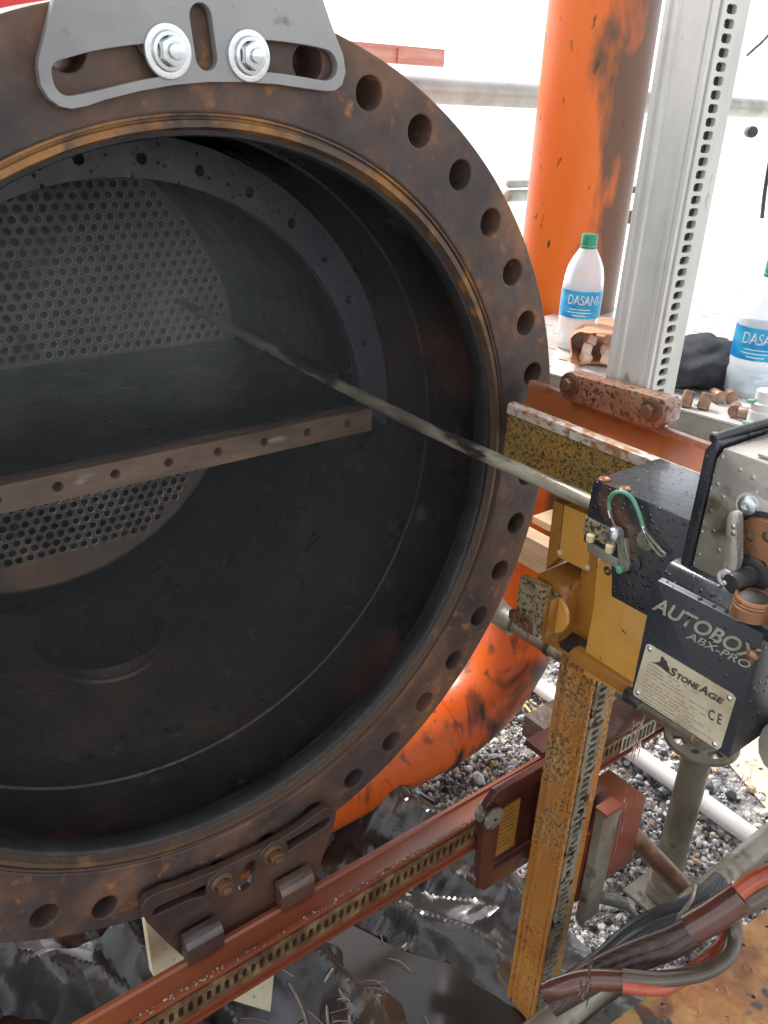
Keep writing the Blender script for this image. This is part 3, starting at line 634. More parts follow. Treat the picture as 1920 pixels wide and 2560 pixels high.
M_rim = mat('worn_speckled_rim', [(.3, (.30, .12, .04)), (.5, (.50, .42, .34)), (.7, (.62, .60, .56))], scale=30, rough=(.2, .4), bump=.3, bscale=120, specks=((.34, .15, .055), 150, .50, .60), stretch=(1, .5, 1))
b = MB(); b.prism([(bx0 - .001, ya, bz1 - .013), (bx0 - .0005, ya, bz1 - .001), (bx0 + .006, ya, bz1 + .0012), (bx0 + .013, ya, bz1), (bx0 + .014, ya, bz1 - .007), (bx0 + .008, ya, bz1 - .013)], (0, yb - ya + .002, 0)); put('near_rim', b, M_rim, bm_)
b = MB(); b.prism([(bx0 - .002, ya, bz0 - .0015), (bx0 - .002, ya, bz0 + .008), (bx0 + .004, ya, bz0 + .009), (bx0 + .004, ya, bz0 - .0015)], (0, yb - ya + .001, 0), bev=.0006); put('lower_rim', b, M_speck, bm_)
b = MB(); b.prism([(bx1 - .012, ya, bz1 - .006), (bx1 - .010, ya, bz1 + .0015), (bx1 + .0006, ya, bz1 + .0015), (bx1 + .0006, ya, bz1 - .008)], (0, yend(bx1) - ya - .002, 0), bev=.001); put('far_rim', b, M_rim2, bm_)
# clamp block bolted on the far rim
cb = thing('clamp_block', 'rusty rectangular clamp bar with two hex bolts on the beam beside the post', 'clamp', (.47, -.17, .12))
M_clampface = mat('pitted_rusty_clamp', [(.3, (.13, .055, .03)), (.5, (.27, .12, .065)), (.7, (.38, .22, .14))], scale=14, rough=(.22, .45), bump=.4, bscale=120, specks=((.045, .032, .028), 170, .52, .60, .9), coat=.3)
b = MB(); b.prism([(.459, -.086, .134), (.459, -.086, .152), (.459, -.094, .160), (.459, -.246, .167), (.459, -.254, .160), (.459, -.254, .140), (.459, -.246, .131), (.459, -.236, .127), (.459, -.096, .125)], (.0285, 0, 0), bev=.0018); put('block', b, M_clampface, cb)
b = MB(); b.box((.470, -.236, .1255), (.486, -.104, .131)); put('clamp_foot', b, M_boltrust, cb)
for yy, zz in ((-.104, .1475), (-.232, .149)):
    b = MB(); b.cyl((.459, yy, zz), (.446, yy, zz), .0088, 6, bev=.0008); nb = put('hex_bolt', b, M_boltrust, cb)
    b = MB(); b.lathe((.459, yy, zz), -X, [(0, .0150), (.002, .0150), (.0026, .014), (.0026, .006)], 32); b.lathe((.459, yy, zz), -X, [(.0026, .0125), (.005, .0125), (.005, .006)], 28); put('washer', b, M_boltrust, nb)

# ---------------------------------------------------------------- lance
ln = MB(); ln.tube([(.3045, .728, .1065), (.3045, .5, .098), (.304, .229, .087), (.304, .0, .082), (.304, -.15, .083), (.304, -.46, .086)], .0086, 20, 10, rv=lambda t: 1 + .05 * sin(61 * t) * sin(37 * t) + .03 * sin(140 * t))
tag(put('lance', ln, M_lance, loc=(.304, .1, .085)), 'long scratched steel lance running into the vessel towards the tube sheet', 'lance')
# ---------------------------------------------------------------- snubber block
sb = thing('snubber_block', 'wet black block gripping the lance beside the speckled beam', 'clamp block', (.33, -.35, .03))
sx0, sz1 = .268, .131
b = MB(); b.prism([(sx0, -.305, .057), (sx0, -.305, sz1 - .008), (sx0, -.308, sz1), (sx0, -.425, sz1), (sx0, -.425, .012), (sx0, -.352, .012), (sx0, -.345, .057)], (.11, 0, 0), bev=.002); put('body', b, M_black, sb)
b = MB(); b.lathe((.304, -.30, .083), Y, [(-.01, .021), (.004, .021), (.006, .019), (.006, .012)], 28); put('gland', b, M_lip, sb)
for uv in ((1511, 1197), (1562, 1221)):
    p = pt(*uv, 'z', sz1 + .001); b = MB(); b.lathe((p.x, p.y, sz1), Z, [(-.001, .0062), (.0012, .0062), (.002, .0052), (.001, .0022), (.0005, .0005)], 20); put('screw', b, M_brass, sb)
def xy(u, v, x): return pt(u, v, 'x', x)
b = MB(); q = [xy(1462, 1292, sx0 - .003), xy(1540, 1330, sx0 - .003), xy(1537, 1376, sx0 - .003), xy(1456, 1332, sx0 - .003)]
b.prism(q, (.004, 0, 0), bev=.0005); put('hinge_plate', b, M_padplate, sb)
b = MB(); q = [xy(1470, 1352, sx0 - .002), xy(1545, 1398, sx0 - .002), xy(1545, 1424, sx0 - .002), xy(1466, 1377, sx0 - .002)]; b.prism(q, (.035, 0, 0), bev=.0008); put('latch_bar', b, M_galvdirty, sb)
M_ivory = mat('ivory_roller', [(.3, (.55, .42, .22)), (.7, (.72, .60, .38))], scale=20, rough=(.3, .4), bump=0)
for uv in ((1476, 1345), (1524, 1372)):
    p = xy(*uv, sx0 - .006); b = MB(); b.cyl(p - Vector((0, 0, .004)), p + Vector((0, 0, .004)), .0045, 16, bev=.0008); put('roller_pin', b, M_ivory, sb)
b = MB(); p = xy(1536, 1337, sx0 - .010); b.lathe(p, -X, [(-.006, .0078), (.002, .0085), (.005, .0068), (.006, .003), (.0062, .0005)], 24); put('spring_plunger', b, M_zinc, sb)
b = MB(); b.prism([xy(1541, 1345, sx0 - .006), xy(1562, 1350, sx0 - .006), xy(1575, 1415, sx0 - .006), xy(1570, 1428, sx0 - .006), xy(1553, 1430, sx0 - .006), xy(1546, 1420, sx0 - .006)], (.006, 0, 0), bev=.001); put('latch_arm', b, M_galvdirty, sb)
p = xy(1553, 1422, sx0 - .008); b = MB(); b.lathe(p, -X, [(-.004, .0042), (.004, .0042), (.0045, .003), (.0045, .0003)], 16); put('pivot_pin', b, M_green, sb)
p = xy(1585, 1405, sx0); b = MB(); b.lathe(p, -X, [(0, .010), (.003, .0095), (.004, .004), (.004, .0005)], 20); put('dark_knob', b, M_black, sb)
gl = thing('lanyard', 'pale green coated wire lanyard looped over the black block', 'lanyard', xy(1560, 1250, sx0 - .01))
X_ = sx0 - .006
b = MB(); b.tube([xy(*q, X_ - k) for q, k in (((1524, 1275), .0), ((1522, 1256), .002), ((1528, 1240), .006), ((1542, 1230), .008), ((1560, 1231), .008), ((1577, 1243), .006), ((1589, 1262), .004), ((1600, 1290), .002), ((1609, 1320), .0))], .0021, 10, 5); put('green_sleeve', b, M_green, gl)
b = MB(); b.tube([xy(*q, X_ - .001) for q in ((1524, 1275), (1528, 1292), (1536, 1312), (1544, 1322), (1553, 1335), (1556, 1360), (1562, 1395), (1570, 1415), (1566, 1424))], .0012, 8, 5)
b.tube([xy(*q, X_ - .002) for q in ((1536, 1310), (1528, 1322), (1524, 1334), (1530, 1342))], .001, 8, 4); b.tube([xy(*q, X_ - .0012) for q in ((1609, 1320), (1618, 1335), (1636, 1356), (1652, 1375), (1663, 1385), (1660, 1391), (1650, 1388), (1634, 1370), (1618, 1345), (1610, 1330))], .0012, 8, 5); put('bare_wire', b, M_wire, gl)
b = MB(); b.tube([xy(1606, 1312, X_), xy(1613, 1332, X_)], .0026, 10, 1); b.tube([xy(1522, 1276, X_), xy(1527, 1294, X_)], .0024, 10, 1); put('ferrule', b, M_zinc, gl)
p = xy(1614, 1352, sx0); b = MB(); b.lathe(p, -X, [(0, .010), (.001, .010), (.0012, .004), (.003, .004), (.003, .0004)], 20); put('anchor_washer', b, M_wire, gl)

# ---------------------------------------------------------------- lance drive
dr = thing('lance_drive', 'grey and black powered lance drive box with handle and nameplate at the right edge', 'machine', (.33, -.6, .0))
gx = .262
g0 = [xy(1800, 1092, gx), xy(1722, 1432, gx)]
yk = g0[0].y
b = MB(); q = [(gx, -.437, .062), (gx, -.437, .200), (gx, -.442, .212), (gx, -.80, .212), (gx, -.80, .062)]
b.prism(q, (.112, 0, 0), bev=.002); put('gear_housing', b, M_alu, dr)
b = MB()
b.prism([(gx - .004, -.4365, .060), (gx - .004, -.4365, .203), (gx - .004, -.4415, .216), (gx - .004, -.434, .2185), (gx - .004, -.427, .206), (gx - .004, -.427, .060)], (.118, 0, 0), bev=.001)
put('black_end_plate', b, M_black, dr)
b = MB(); b.tube([(.258, -.432, .218), (.30, -.436, .221), (.368, -.440, .221)], .004, 12, 2); put('rubber_edge', b, M_hose, dr)
b = MB(); b.box((.30, -.62, .2135), (.35, -.50, .2165), .001); b.box((.268, -.505, .2125), (.30, -.47, .2155), .001); put('top_plate', b, M_alu, dr)
b = MB(); a = xy(1722, 1120, .33); a = Vector((.345, -.415, .19)); b.prism([a, a + Vector((0, .018, .004)), a + Vector((0, .036, .0)), a + Vector((0, .037, -.004)), a + Vector((0, .018, -.006)), a + Vector((0, 0, -.004))], (.006, 0, 0), bev=.0008); b.cyl(a + Vector((.003, -.004, 0)), a + Vector((.003, -.018, 0)), .006, 16); put('hook_latch', b, M_wire, dr)
b = MB(); p = xy(1873, 1262, gx); b.lathe(p, -X, [(0, .0115), (.002, .0115), (.002, .009), (.0045, .0085), (.0062, .006), (.0062, .0032), (.004, .003), (.004, .0003)], 28); put('socket_screw', b, M_zinc, dr)
b = MB(); q = [xy(u, v, gx - .0015) for u, v in ((1846, 1252), (1862, 1236), (1885, 1238), (1950, 1270), (1950, 1325), (1846, 1290))]; b.prism(q, (.002, 0, 0), bev=.0004); put('gear_guard', b, M_alu, dr)
pg = xy(1905, 1372, gx - .001)
b = MB(); R_ = .0275
b.plate(circle2(0, 0, R_, 40), [circle2(.0145 * cos(a), .0145 * sin(a), .0056, 14) for a in (1.3, 2.55, 3.8, 5.1, .05)], .006, O=pg + Vector((-.002, 0, 0)), ex=(0, -1, 0), ey=(0, 0, 1), bev=.0006); put('drive_disc', b, M_brass, dr)
b = MB(); b.lathe(pg, -X, [(-.001, .034), (.001, .034), (.0015, .030), (.0005, .0285)], 36); put('disc_recess', b, M_hole, dr)
ph = xy(1826, 1440, gx - .022); pb_ = xy(1866, 1425, gx)
b = MB(); b.cyl((gx, pb_.y - .01, pb_.z + .002), (gx - .030, pb_.y - .004, pb_.z - .003), .0095, 24, bev=.001); b.lathe((gx - .004, pb_.y - .009, pb_.z + .002), -X, [(0, .016), (.003, .016), (.004, .013), (.004, .009)], 28); put('shaft_boss', b, M_lip, dr)
b = MB(); hx_ = gx - .022
b.prism([xy(1808, 1440, hx_), xy(1815, 1300, hx_), xy(1820, 1283, hx_), xy(1832, 1278, hx_), xy(1844, 1286, hx_), xy(1846, 1305, hx_), xy(1838, 1400, hx_), xy(1842, 1440, hx_), xy(1838, 1460, hx_), xy(1822, 1466, hx_), xy(1808, 1458, hx_)], (.009, 0, 0), bev=.0022); put('lever', b, M_alu, dr)
p = xy(1818, 1443, hx_ - .001); b = MB(); b.lathe(p, -X, [(0, .0082), (.003, .0082), (.0035, .0075), (.0035, .004), (.001, .0038), (.001, .0003)], 24); put('lever_pin', b, M_zinc, dr)
p = xy(1816, 1455, hx_ - .0045); b = MB(); bmesh.ops.create_icosphere(b.bm, subdivisions=2, radius=.003, matrix=Matrix.Translation(p)); put('grease_nipple', b, M_ivory, dr)
# cover box with lettering
fx = .241
C4 = [xy(1643, 1450, fx), xy(1909, 1583, fx), xy(1816, 1903, fx - .004), xy(1563, 1735, fx - .004)]
zt = C4[0].z; zb = (C4[2].z + C4[3].z) / 2
b = MB()
q = [(fx, C4[0].y, zt - .012), (fx, C4[0].y - .006, zt), (fx, C4[1].y, zt), (fx - .004, C4[2].y, zb), (fx - .004, C4[3].y, zb)]
yl, yr = (C4[0].y + C4[3].y) / 2, (C4[1].y + C4[2].y) / 2
sec = [(fx, yl, zb), (fx, yl, zt - .006), (fx, yl - .004, zt), (fx, yr, zt), (fx, yr, zb)]
A_ = [Vector(p) for p in sec]
back = [Vector((fx + .065, p.y, p.z + (.016 if p.z > 0 else 0))) for p in A_]
n = len(A_); fa = [b.bm.verts.new(p) for p in A_]; bb_ = [b.bm.verts.new(p) for p in back]
b.bm.faces.new(fa); b.bm.faces.new(bb_[::-1])
for k in range(n): b.bm.faces.new((fa[k], bb_[k], bb_[(k + 1) % n], fa[(k + 1) % n]))
b._new(fa + bb_, .0015); cov = put('front_cover', b, M_cover, dr)
b = MB(); b.prism([(.247, yl - .002, zt + .004), (.254, yl - .004, zt + .016), (.30, yl - .01, zt + .030), (.36, yl - .01, zt + .030), (.36, yl - .01, zt - .05), (.247, yl - .002, zt - .01)], (0, -.30, 0), bev=.003); put('top_casing', b, M_black, dr)
W_ = yl - yr; H_ = zt - zb
def cp(s_, t_): return Vector((fx - .0004, yl - W_ * s_, zb + H_ * t_))      # s: 0 left 1 right, t: 0 bottom 1 top
def fuv(u, v): p = xy(u, v, fx); return ((yl - p.y) / W_, (p.z - zb) / H_)
def words(txt, uv0, uv1, uv2, m, name, parent, x=fx, shear=.3, off=.002, lift=.0005):
    """text from baseline start uv0 to baseline end uv1, cap top at uv2"""
    a, c, t_ = xy(*uv0, x), xy(*uv1, x), xy(*uv2, x)
    ex = (c - a); ln_ = ex.length; ex.normalize(); up = t_ - a; hgt = (up - ex * up.dot(ex)).length
    b = MB(); b.text(txt, 1, a + Vector((-lift, 0, 0)), ex, Z, shear=shear, offset=off, fit=(ln_, hgt)); return put(name, b, m, parent, angle=0)
words('AUTOBOX', (1630, 1522), (1897, 1664), (1648, 1500 - 8), M_print, 'lettering', cov, shear=.35, off=.020)
words('ABX-PRO', (1715, 1594), (1875, 1675), (1722, 1580 - 3), M_print, 'lettering', cov, shear=.35, off=.010)
# nameplate
nq = [xy(*p, fx - .0008) for p in ((1617, 1611), (1625, 1611), (1832, 1735), (1840, 1746), (1803, 1868), (1795, 1874), (1586, 1738), (1584, 1728))]
ny0, ny1 = nq[0].y, nq[3].y
pl_ = [(yl - W_ * .07, 0)]
cyc = [(p.y, p.z) for p in nq]
b = MB(); b.prism([(fx - .0016, y, z) for y, z in cyc], (.0012, 0, 0)); npl = put('nameplate', b, M_name, cov)
for uv in ((1625, 1622), (1595, 1731), (1824, 1745), (1787, 1860)):
    p = xy(*uv, fx - .002); b = MB(); b.lathe(p, -X, [(-.001, .0028), (.0008, .0026), (.0016, .0018), (.0019, .0004)], 16); put('rivet', b, M_zinc, npl)
def seg(txt, f0_, f1_, hh_):
    a = (1673 + 135 * f0_, 1685 + 78 * f0_); c = (1673 + 135 * f1_, 1685 + 78 * f1_)
    words(txt, a, c, (a[0] + 5, a[1] - hh_), M_ink, 'lettering', npl, x=fx - .0018, shear=.25, off=.02)
seg('S', 0, .125, 20); seg('TONE', .135, .545, 13.5); seg('A', .54, .70, 20); seg('GE', .715, 1, 13.5)
b = MB(); b.prism([xy(u, v, fx - .0019) for u, v in ((1627, 1656), (1640, 1656), (1650, 1654), (1654, 1640), (1660, 1645), (1662, 1650), (1667, 1653), (1668, 1662), (1674, 1672), (1671, 1684), (1652, 1668), (1640, 1660))], (.0003, 0, 0)); put('mountain_emblem', b, M_ink, npl)
words('C E', (1770, 1795), (1802, 1812), (1774, 1771), M_ink, 'lettering', npl, x=fx - .0018, shear=0, off=.0)
M_faint = mat('faded_print', [(.3, (.24, .20, .14)), (.7, (.40, .34, .24))], scale=60, rough=(.4, .6), bump=0)
b = MB(); r = random.Random(11)
for k in range(11):
    s0 = Vector((0, ny0 - .010, 0)).y
    z = nq[0].z - .020 - .0040 * k - (.002 if k > 3 else 0)
    y = ny0 - .006 - .0015 * k * 0
    end = ny0 - .006 - .080 * (.5 + .5 * r.random())
    if k > 5: end = min(end, ny1 + .035)
    while y > max(end, ny1 + .008):
        L_ = .002 + .006 * r.random(); b.box((fx - .0019, y, z), (fx - .0017, y - L_, z + .0011)); y -= L_ + .0012 + .004 * (r.random() < .25)
put('small_print', b, M_faint, npl)
p = xy(1885, 1500, .262)
b = MB(); o_ = Vector((.285, p.y + .0, zt + .026)); o_ = pt(1881, 1512, 'z', zt + .026)
b.lathe(o_, Z, [(-.01, .0165), (0, .0165), (.001, .0155), (.003, .0165), (.0045, .0155), (.006, .0165), (.008, .0160), (.0085, .0135), (.0075, .013)], 36); put('sight_cap', b, M_brass, dr)
b = MB(); b.lathe(o_, Z, [(.0076, .013), (.0105, .009), (.0115, .0005)], 28); put('sight_glass', b, M_hole, dr)
b = MB(); p = xy(1897, 1622, .235); b.lathe(xy(1883, 1637, .2385), -X, [(0, .0052), (.003, .005), (.0045, .003), (.0048, .0004)], 18); put('dome_screw', b, M_brass, dr)
b = MB(); b.cyl((.262, -.60, .035), (.262, -.60, -.02), .034, 32, bev=.003); b.box((.25, -.66, -.03), (.30, -.568, .03), .004); put('motor_end', b, M_black, dr)
b = MB(); b.cyl((.235, -.585, .004), (.255, -.585, .004), .0058, 16, bev=.001); put('motor_screw', b, M_ivory, dr)
b = MB(); b.tube([(.29, -.56, -.055), (.34, -.55, -.09), (.40, -.52, -.12)], .03, 16, 3); put('cable_gland', b, M_galvdirty, dr)

# ---------------------------------------------------------------- lifting head on the post
lh = thing('lifting_head', 'amber yellow lifting head with wide plate fixed round the post under the beam', 'carriage', (.44, -.22, -.2))
x_ = .372
b = MB(); b.prism([xy(u, v, x_) for u, v in ((1498, 1400), (1560, 1428), (1580, 1434), (1640, 1462), (1640, 1560), (1575, 1742), (1460, 1688), (1462, 1640), (1484, 1520), (1492, 1425))], (.012, 0, 0), bev=.001); put('wide_plate', b, M_yellow, lh)
for uv in ((1421 + 0, 1650), (1519, 1427), (1490, 1660)):
    if uv[0] < 1430: continue
    p = xy(*uv, x_ - .0002); b = MB(); b.lathe(p, -X, [(-.001, .0058), (.0006, .0058), (.0012, .0048), (.0006, .0028), (-.0002, .0027), (-.0002, .0003)], 18); put('cap_screw', b, M_grime, lh)
# shelf under the plate
zl = xy(1422, 1640, .365).z
b = MB(); q0 = xy(1350, 1600, .385)
b.prism([xy(u, v, .392) for u, v in ((1352, 1585), (1352, 1600), (1436, 1650), (1436, 1628))], (.09, 0, 0)); put('shelf', b, M_amber, lh)
b = MB(); b.prism([xy(u, v, .365) for u, v in ((1422, 1630), (1434, 1620), (1575, 1712), (1570, 1742), (1422, 1652))], (.012, 0, 0), bev=.001); put('shelf_edge', b, M_amber, lh)
b = MB(); b.prism([(.366, -.222, -.158), (.366, -.222, -.165), (.40, -.215, -.165), (.40, -.215, -.158)], (0, -.03, 0)); put('recess_block', b, M_hole, lh)
# upright orange channel box
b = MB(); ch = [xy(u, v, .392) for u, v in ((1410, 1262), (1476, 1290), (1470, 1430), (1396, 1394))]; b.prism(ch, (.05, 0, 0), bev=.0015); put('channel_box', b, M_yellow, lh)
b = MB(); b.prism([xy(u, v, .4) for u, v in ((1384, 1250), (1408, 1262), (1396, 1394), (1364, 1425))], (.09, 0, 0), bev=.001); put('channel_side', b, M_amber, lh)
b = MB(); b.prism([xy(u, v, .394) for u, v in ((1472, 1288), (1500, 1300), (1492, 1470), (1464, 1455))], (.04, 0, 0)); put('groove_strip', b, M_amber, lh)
for uv in ((1400, 1381), (1469, 1418)):
    p = xy(*uv, .3915); b = MB(); b.lathe(p, -X, [(-.001, .0042), (.0018, .0040), (.0028, .002), (.003, .0004)], 14); put('small_screw', b, M_ivory, lh)
# hooded housing with round insert
hh = xy(1405, 1470, .375)
b = MB(); yf = -.19
hz = -.075
p_c = xy(1405, 1468, .37); p_l = xy(1345, 1432, .37); p_r = pt(1463, 1440, 'z', p_c.z)
b.prism([(.37, p_c.y, p_c.z), (.37, p_l.y, p_c.z), (.48, p_l.y, p_c.z), (.48, p_c.y, p_c.z)], (0, 0, -.012), bev=.0015); put('hood', b, M_amber, lh)
b = MB(); b.prism([(.378, p_c.y + .003, p_c.z - .012), (.378, p_l.y - .012, p_c.z - .012), (.378, p_l.y - .012, p_c.z - .092), (.378, p_c.y + .003, p_c.z - .092)], (.10, 0, 0), bev=.001); put('housing', b, M_amber, lh)
b = MB(); cI = xy(1378, 1528, .377); b.lathe(cI, -X, [(-.002, .030), (.001, .030), (.0022, .0285), (.0022, .002)], 40); put('round_insert', b, M_yellow, lh)
for uv in ((1388, 1483), (1378, 1578), (1364, 1466)):
    p = xy(*uv, .374); b = MB(); b.lathe(p, -X, [(-.002, .0055), (.004, .0055), (.005, .0045), (.005, .0028), (.003, .0027), (.003, .0003)], 16); put('socket_screw', b, M_wire, lh)
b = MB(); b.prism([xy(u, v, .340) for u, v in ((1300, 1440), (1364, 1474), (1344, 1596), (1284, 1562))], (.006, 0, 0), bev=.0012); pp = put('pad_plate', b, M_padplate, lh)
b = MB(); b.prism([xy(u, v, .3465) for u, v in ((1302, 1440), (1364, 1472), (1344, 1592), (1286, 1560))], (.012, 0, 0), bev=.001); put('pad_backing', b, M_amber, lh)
for uv in ((1288, 1540), (1318, 1562)):
    p = xy(*uv, .3395); b = MB(); b.cyl(p, p - Vector((.006, 0, 0)), .0075, 6, bev=.0008); b.lathe(p, -X, [(0, .0105), (.0015, .0105), (.0015, .006)], 20); put('hex_bolt', b, M_boltrust, lh)
b = MB(); b.box((.3585, cI.y - .012, cI.z - .03), (.378, cI.y + .03, cI.z + .03), .002); put('pad_neck', b, M_amber, lh)
b = MB(); b.box((.41, -.235, -.17), (.485, -.205, .02), .001); b.box((.40, -.20, -.175), (.487, -.12, -.160), .001); put('rear_frame', b, M_amber, lh)
b = MB(); b.prism([xy(u, v, .42) for u, v in ((1455, 1500), (1482, 1500), (1470, 1610), (1448, 1598))], (.03, 0, 0)); put('olive_strip', b, M_padplate, lh)
b = MB(); b.tube([xy(u, v, .36) for u, v in ((1568, 1735), (1590, 1746), (1606, 1762))], .010, 14, 3); put('cable_stub', b, M_hose, lh)

# ---------------------------------------------------------------- clamp box right of the post, with its pad
cx = thing('rail_clamp_box', 'rust orange box clamp with a grey pad right of the post', 'clamp', (.65, -.16, -.78))
b = MB(); b.box((.556, -.2, -.80), (.714, -.115, -.636), .0015); put('box', b, M_rail, cx)
b = MB(); b.box((.5555, -.222, -.835), (.600, -.2045, -.575), .003); put('pad', b, M_galvdirty, cx)
b = MB(); b.box((.5565, -.226, -.578), (.598, -.201, -.570), .001); put('pad_cap', b, M_rail, cx)
b = MB(); b.box((.562, -.19, -.62), (.60, -.12, -.56), .002); put('upright_lug', b, M_grime, cx)
b = MB(); b.cyl((.62, -.21, -.82), (.66, -.235, -.84), .011, 20, bev=.001); b.cyl((.66, -.235, -.84), (.70, -.27, -.90), .006, 14); put('drain_plug', b, M_wire, cx)
b = MB()
wl = [(x, -.0815, z) for x, z in ((.79, -.66), (.90, -.66), (.90, -.62), (.79, -.62))]
b.box((.79, -.0845, -.661), (.90, -.0833, -.622)); put('warning_label', b, M_name, rl)
b = MB(); r = random.Random(2)
for k in range(8): b.box((.795 + .0125 * k, -.0852, -.655), (.795 + .0125 * k + .008, -.0847, -.628))
put('label_print', b, M_ink, rl)
b = MB(); b.prism([(x, -.088, z) for x, z in ((.56, -.607), (.86, -.607), (.86, -.50), (.78, -.50), (.56, -.56))], (0, .012, 0), bev=.001); 
b.box((.56, -.076, -.560), (.84, -.034, -.548)); put('dark_gusset', b, M_grime, cx)

# ================================================================ SCAFFOLD AND PIPES
def tube_thing(name, pts, r, m, label, cat, group=None, seg=24, sm=1):
    b = MB(); b.tube(pts, r, seg, sm); return tag(put(name, b, m, loc=pts[0]), label, cat, group)
# big orange pipe: vertical, swept elbow, level run to the left under the vessel
OPY, OPR = .45, .107
ox = .5 * (pt(1353, 400, 'y', OPY).x + pt(1557, 400, 'y', OPY).x)
pz = GZ + OPR + .055
RE = .29
op = thing('orange_pipe', 'fat orange pipe with peeling paint rising behind the table and bending under the vessel', 'pipe', (ox, OPY, pz))
b = MB(); b.tube([(ox, OPY, 2.2), (ox, OPY, pz + RE)], OPR, 48, 1); put('upright_pipe', b, M_oldorange, op)
el = [(ox - RE + RE * cos(a), OPY, pz + RE - RE * sin(a)) for a in np.linspace(0, pi / 2, 14)]
b = MB(); b.tube(el, OPR + .0004, 48, 1); put('elbow', b, M_orange, op)
b = MB(); b.tube([(ox - RE, OPY, pz), (.10, OPY, pz)], OPR, 48, 1); put('level_pipe', b, M_orange, op)
b = MB(); b.lathe((ox - RE, OPY, pz), X, [(-.006, OPR), (0, OPR + .004), (.006, OPR)], 48); put('weld_ring', b, M_orange, op)

M_midgrey = mat('wet_grey_tube', [(.3, (.26, .25, .22)), (.5, (.42, .41, .37)), (.7, (.52, .51, .47))], scale=9, rough=(.25, .5), metal=.3, bump=.2, bscale=60)
yU = .95
p = pt(1400, 212, 'y', yU)
upr = pt(1400, 182, 'y', yU).z - pt(1400, 255, 'y', yU).z
zc = pt(1400, 221, 'y', yU).z - .022
ut = tube_thing('scaffold_tube', [(.45, yU, zc), (3.2, yU, zc)], .030, M_midgrey, 'level galvanised scaffold tube crossing in front of the orange pipe, dripping', 'scaffold tube', 'scaffold tubes')
b = MB(); r = random.Random(4)
for k in range(22):
    x = 1.0 + .9 * r.random() ** 1.4; s_ = .003 + .004 * r.random()
    bmesh.ops.create_icosphere(b.bm, subdivisions=2, radius=s_, matrix=Matrix.Translation((x, yU, zc - .031)) @ Matrix.Diagonal((1.3, 1, 1.0, 1)))
tag(put('water_drops', b, M_drop, kind='stuff'), 'water drops hanging under the level scaffold tube', 'water')
tube_thing('scaffold_tube', [pt(1285, 1560, 'x', .72) + Vector((0, .01, 0)), (.72, -.26, pt(1500, 1679, 'x', .72).z)], .019, M_galvdirty, 'dirty tube passing level behind the lifting head', 'scaffold tube', 'scaffold tubes', sm=1)
e0 = pt(1285, 1560, 'x', .72)
tube_thing('scaffold_tube', [(e0.x, e0.y + .0, e0.z), (e0.x - .004, e0.y + .035, e0.z + .004), (e0.x - .01, e0.y + .06, e0.z + .02), (e0.x - .03, e0.y + .09, e0.z + .03)], .026, M_galvdirty, 'short bent tube end just right of the flange rim above the orange elbow', 'scaffold tube', 'scaffold tubes', sm=4)
b = MB(); q = pt(1375, 1628, 'x', .72); b.lathe((.72, q.y, pt(1380, 1615, 'x', .72).z), Y, [(-.004, .0195), (-.004, .0225), (.004, .0225), (.004, .0195)], 24); tag(put('cable_tie', b, M_hose, loc=q), 'black tie around the dirty tube below the lifting head', 'cable tie')
tube_thing('scaffold_tube', [(1.30, 1.6, GZ + .04), (1.262, -.9, GZ + .04)], .024, M_white, 'long pale tube lying on the gravel across the yard', 'scaffold tube', 'scaffold tubes')
# standard with rosette
_f = pt(1649, 2255, 'z', GZ); sx, sy = _f.x, _f.y
st = thing('scaffold_standard', 'thick grey upright tube standing on the gravel with a slotted disc on top', 'scaffold post', (sx, sy, GZ))
b = MB(); b.tube([(sx, sy, GZ + .004), (sx, sy, -.20)], .030, 32, 1); put('upright_tube', b, M_galvdirty, st)
zr = pt(1728, 1866, 'y', sy).z
hs_ = []
for k in range(4):
    a = k * pi / 2 + .3; hs_.append(circle2(.0485 * cos(a), .0485 * sin(a), .0095, 14))
    c = a + pi / 4
    hs_.append([(rr * cos(c + da), rr * sin(c + da)) for rr, da in ((.040, -.32), (.060, -.28), (.062, -.1), (.062, .1), (.060, .28), (.040, .32), (.038, 0))])
b = MB(); b.plate(circle2(0, 0, .073, 64), hs_, .010, O=(sx, sy, zr), ex=(1, 0, 0), ey=(0, 1, 0), bev=.001); put('rosette', b, M_galvdirty, st)
b = MB(); b.tube([(sx, sy, GZ + .03), (sx, sy, GZ + .06)], .034, 24, 1); b.plate([(-.06, -.06), (.06, -.06), (.06, .06), (-.06, .06)], [], .008, O=(sx, sy, GZ + .02), ex=(1, 0, 0), ey=(0, 1, 0)); put('foot_plate', b, M_galvdirty, st)
tube_thing('scaffold_tube', [(.10, -.333, -.785), (1.8, -.325, -.785)], .0245, M_galvdirty, 'thick level tube crossing low at the right just behind the ochre deck', 'scaffold tube', 'scaffold tubes')
q0, q1 = pt(1868, 1870, 'y', .05), pt(1925, 2040, 'y', -.15)
tube_thing('scaffold_tube', [q0 + (q0 - q1) * .9, q1 + (q1 - q0) * .6], .024, M_galvdirty, 'brownish diagonal tube sloping down at the right edge', 'scaffold tube', 'scaffold tubes')
q0, q1 = pt(1590, 2095, 'y', -.19), pt(1765, 2280, 'y', -.30)
b = MB(); b.tube([q0 + (q0 - q1) * .15, q1], .0185, 24, 1); rp = tag(put('rusty_strut', b, M_boltrust, loc=q0), 'rust spotted strut sloping from the orange clamp box to the hoses', 'strut')
tube_thing('scaffold_tube', [pt(1388, 2560, 'z', -.86), pt(1575, 2415, 'z', -.86) ], .026, M_brownhose, 'dark brown tube along the underside of the ochre deck', 'scaffold tube', 'scaffold tubes')
